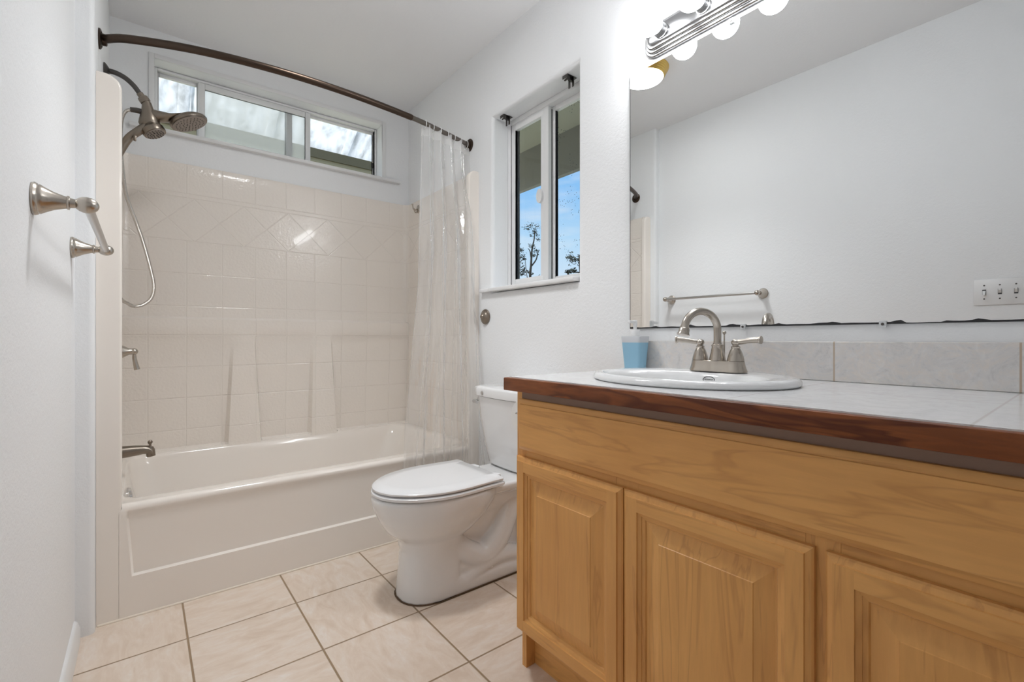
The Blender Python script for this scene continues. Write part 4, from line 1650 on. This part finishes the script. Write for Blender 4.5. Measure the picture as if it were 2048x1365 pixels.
# ---- mirror
mi_ = thing('wall_mirror', 'large frameless wall mirror above the vanity with worn black edge', 'mirror', (XR, 0.47, 1.45))
MY0, MY1, MZ0, MZ1 = -0.12, 1.0755, 0.9895, 1.911
b = NB()
bx(b, XR - 0.006, XR - 0.0008, MY0, MY1, MZ0, MZ1)
part('glass', b, m_mirror, mi_, smooth=0)
b = NB()
n = 120
lo_, hi_ = [], []
for k in range(n + 1):
    y = lerp(MY1, MY0, k / n)
    hgt = 0.0035 + 0.0025 * (0.5 + 0.5 * sin(y * 31)) * (0.5 + 0.5 * sin(y * 83 + 1)) + (0.004 * max(0, sin(y * 47)) ** 8)
    if 0.225 < y < 0.29: hgt *= 0.35
    lo_.append((XR - 0.0064, y, MZ0 - 0.0006))
    hi_.append((XR - 0.0064, y, MZ0 + hgt))
back_lo = [(XR - 0.0009, p[1], p[2]) for p in lo_]
loft(b, [back_lo, lo_, hi_], False, False, False)
bx(b, XR - 0.0064, XR - 0.0008, MY1, MY1 + 0.0016, MZ0, MZ1)
part('worn_edge', b, Mat('blackened_silvering', srgb(38, 38, 40), 0.6).m, mi_, 'black corroded edge', smooth=0)
m_clip = Mat('clear_plastic_clip', srgb(238, 240, 241), 0.12, Transmission_Weight=0.25).m
for y, z in ((0.665, MZ0 - 0.001), (0.332, MZ0 - 0.001), (0.70, MZ1 + 0.001)):
    b = NB()
    bx(b, XR - 0.0125, XR - 0.0066, y - 0.0075, y + 0.0075, z - 0.008, z + 0.008, 0.002)
    lathe(b, [(0, 0), (0.0035, 0), (0.0028, 0.002), (0, 0.002)], (XR - 0.0125, y, z), (-1, 0, 0), 12, mi=1)
    part('mirror_clip', b, [m_clip, m_gunmetal], mi_)

# ---- vanity light bar
m_nbar = metal('polished_nickel_bar', srgb(150, 150, 151), 0.24)
vl = thing('vanity_light', 'nickel vanity light bar with round globe bulbs above the mirror', 'vanity light', (XR, 0.70, 1.985))
b = NB()
LY0, LY1, LZ = 0.385, 1.008, 1.985


def tier(o, x, r): return [(x, u, v) for u, v in rrect(LY0 + o, LY1 - o, LZ - 0.056 + o, LZ + 0.056 - o, r, 8)]


loft(b, [tier(0.0, XR - 0.0006, 0.045), tier(0.0, XR - 0.010, 0.045), tier(0.003, XR - 0.013, 0.042), tier(0.008, XR - 0.0135, 0.038), tier(0.009, XR - 0.018, 0.037), tier(0.012, XR - 0.021, 0.034), tier(0.017, XR - 0.0215, 0.030),
         tier(0.018, XR - 0.026, 0.029), tier(0.021, XR - 0.029, 0.026), tier(0.026, XR - 0.0295, 0.024), tier(0.030, XR - 0.036, 0.020), tier(0.034, XR - 0.0375, 0.018)])
part('back_plate', b, m_nbar, vl, smooth=25)
for y in (0.922, 0.773, 0.624, 0.475):
    b = NB()
    pr2 = [(0, 0.036), (0.024, 0.036), (0.024, 0.042)]
    for k in range(4):
        pr2 += [(0.0215, 0.043 + 0.006 * k), (0.0225, 0.046 + 0.006 * k), (0.0215, 0.0485 + 0.006 * k)]
    pr2 += [(0.017, 0.068), (0, 0.068)]
    lathe(b, pr2, (XR, y, LZ), (-1, 0, 0), 28)
    s_ = part('socket', b, m_nbar, vl)
    b = NB()
    prb = [(0.0, 0.0635), (0.0155, 0.0635), (0.017, 0.070)]
    rb, cb = 0.0425, 0.1085
    for k in range(1, 15):
        t = lerp(2.72, 0.0, k / 14)
        prb.append((rb * sin(t), cb + rb * cos(pi - (pi - t)) * 1.0))
    lathe(b, prb, (XR, y, LZ), (-1, 0, 0), 32)
    part('globe_bulb', b, m_bulb, s_, 'glowing white globe bulb', smooth=180)

# ---- blind brackets in the head of the right window
for k, (x, y, lab) in enumerate(((XR + 0.052, 1.892, 'small dark metal blind bracket at the far end of the window head'), (XR + 0.047, 1.437, 'small dark metal blind bracket at the near end of the window head'))):
    b = NB()
    z = 2.0846
    bx(b, x - 0.028, x + 0.028, y - 0.016, y + 0.016, z - 0.003, z - 0.0004)
    bx(b, x - 0.028, x - 0.025, y - 0.016, y + 0.016, z - 0.013, z - 0.003)
    bx(b, x - 0.028, x - 0.012, y - 0.013, y - 0.010, z - 0.024, z - 0.003)
    bx(b, x + 0.008, x + 0.011, y - 0.016, y - 0.006, z - 0.042, z - 0.003)
    bx(b, x + 0.008, x + 0.011, y + 0.006, y + 0.016, z - 0.042, z - 0.003)
    bx(b, x - 0.004, x + 0.016, y - 0.006, y + 0.006, z - 0.016, z - 0.003)
    tube(b, [(x - 0.016, y - 0.014, z - 0.014), (x - 0.016, y + 0.014, z - 0.014)], 0.004, 8)
    solo('blind_bracket', b, m_gunmetal, lab, 'bracket', (x, y, z))
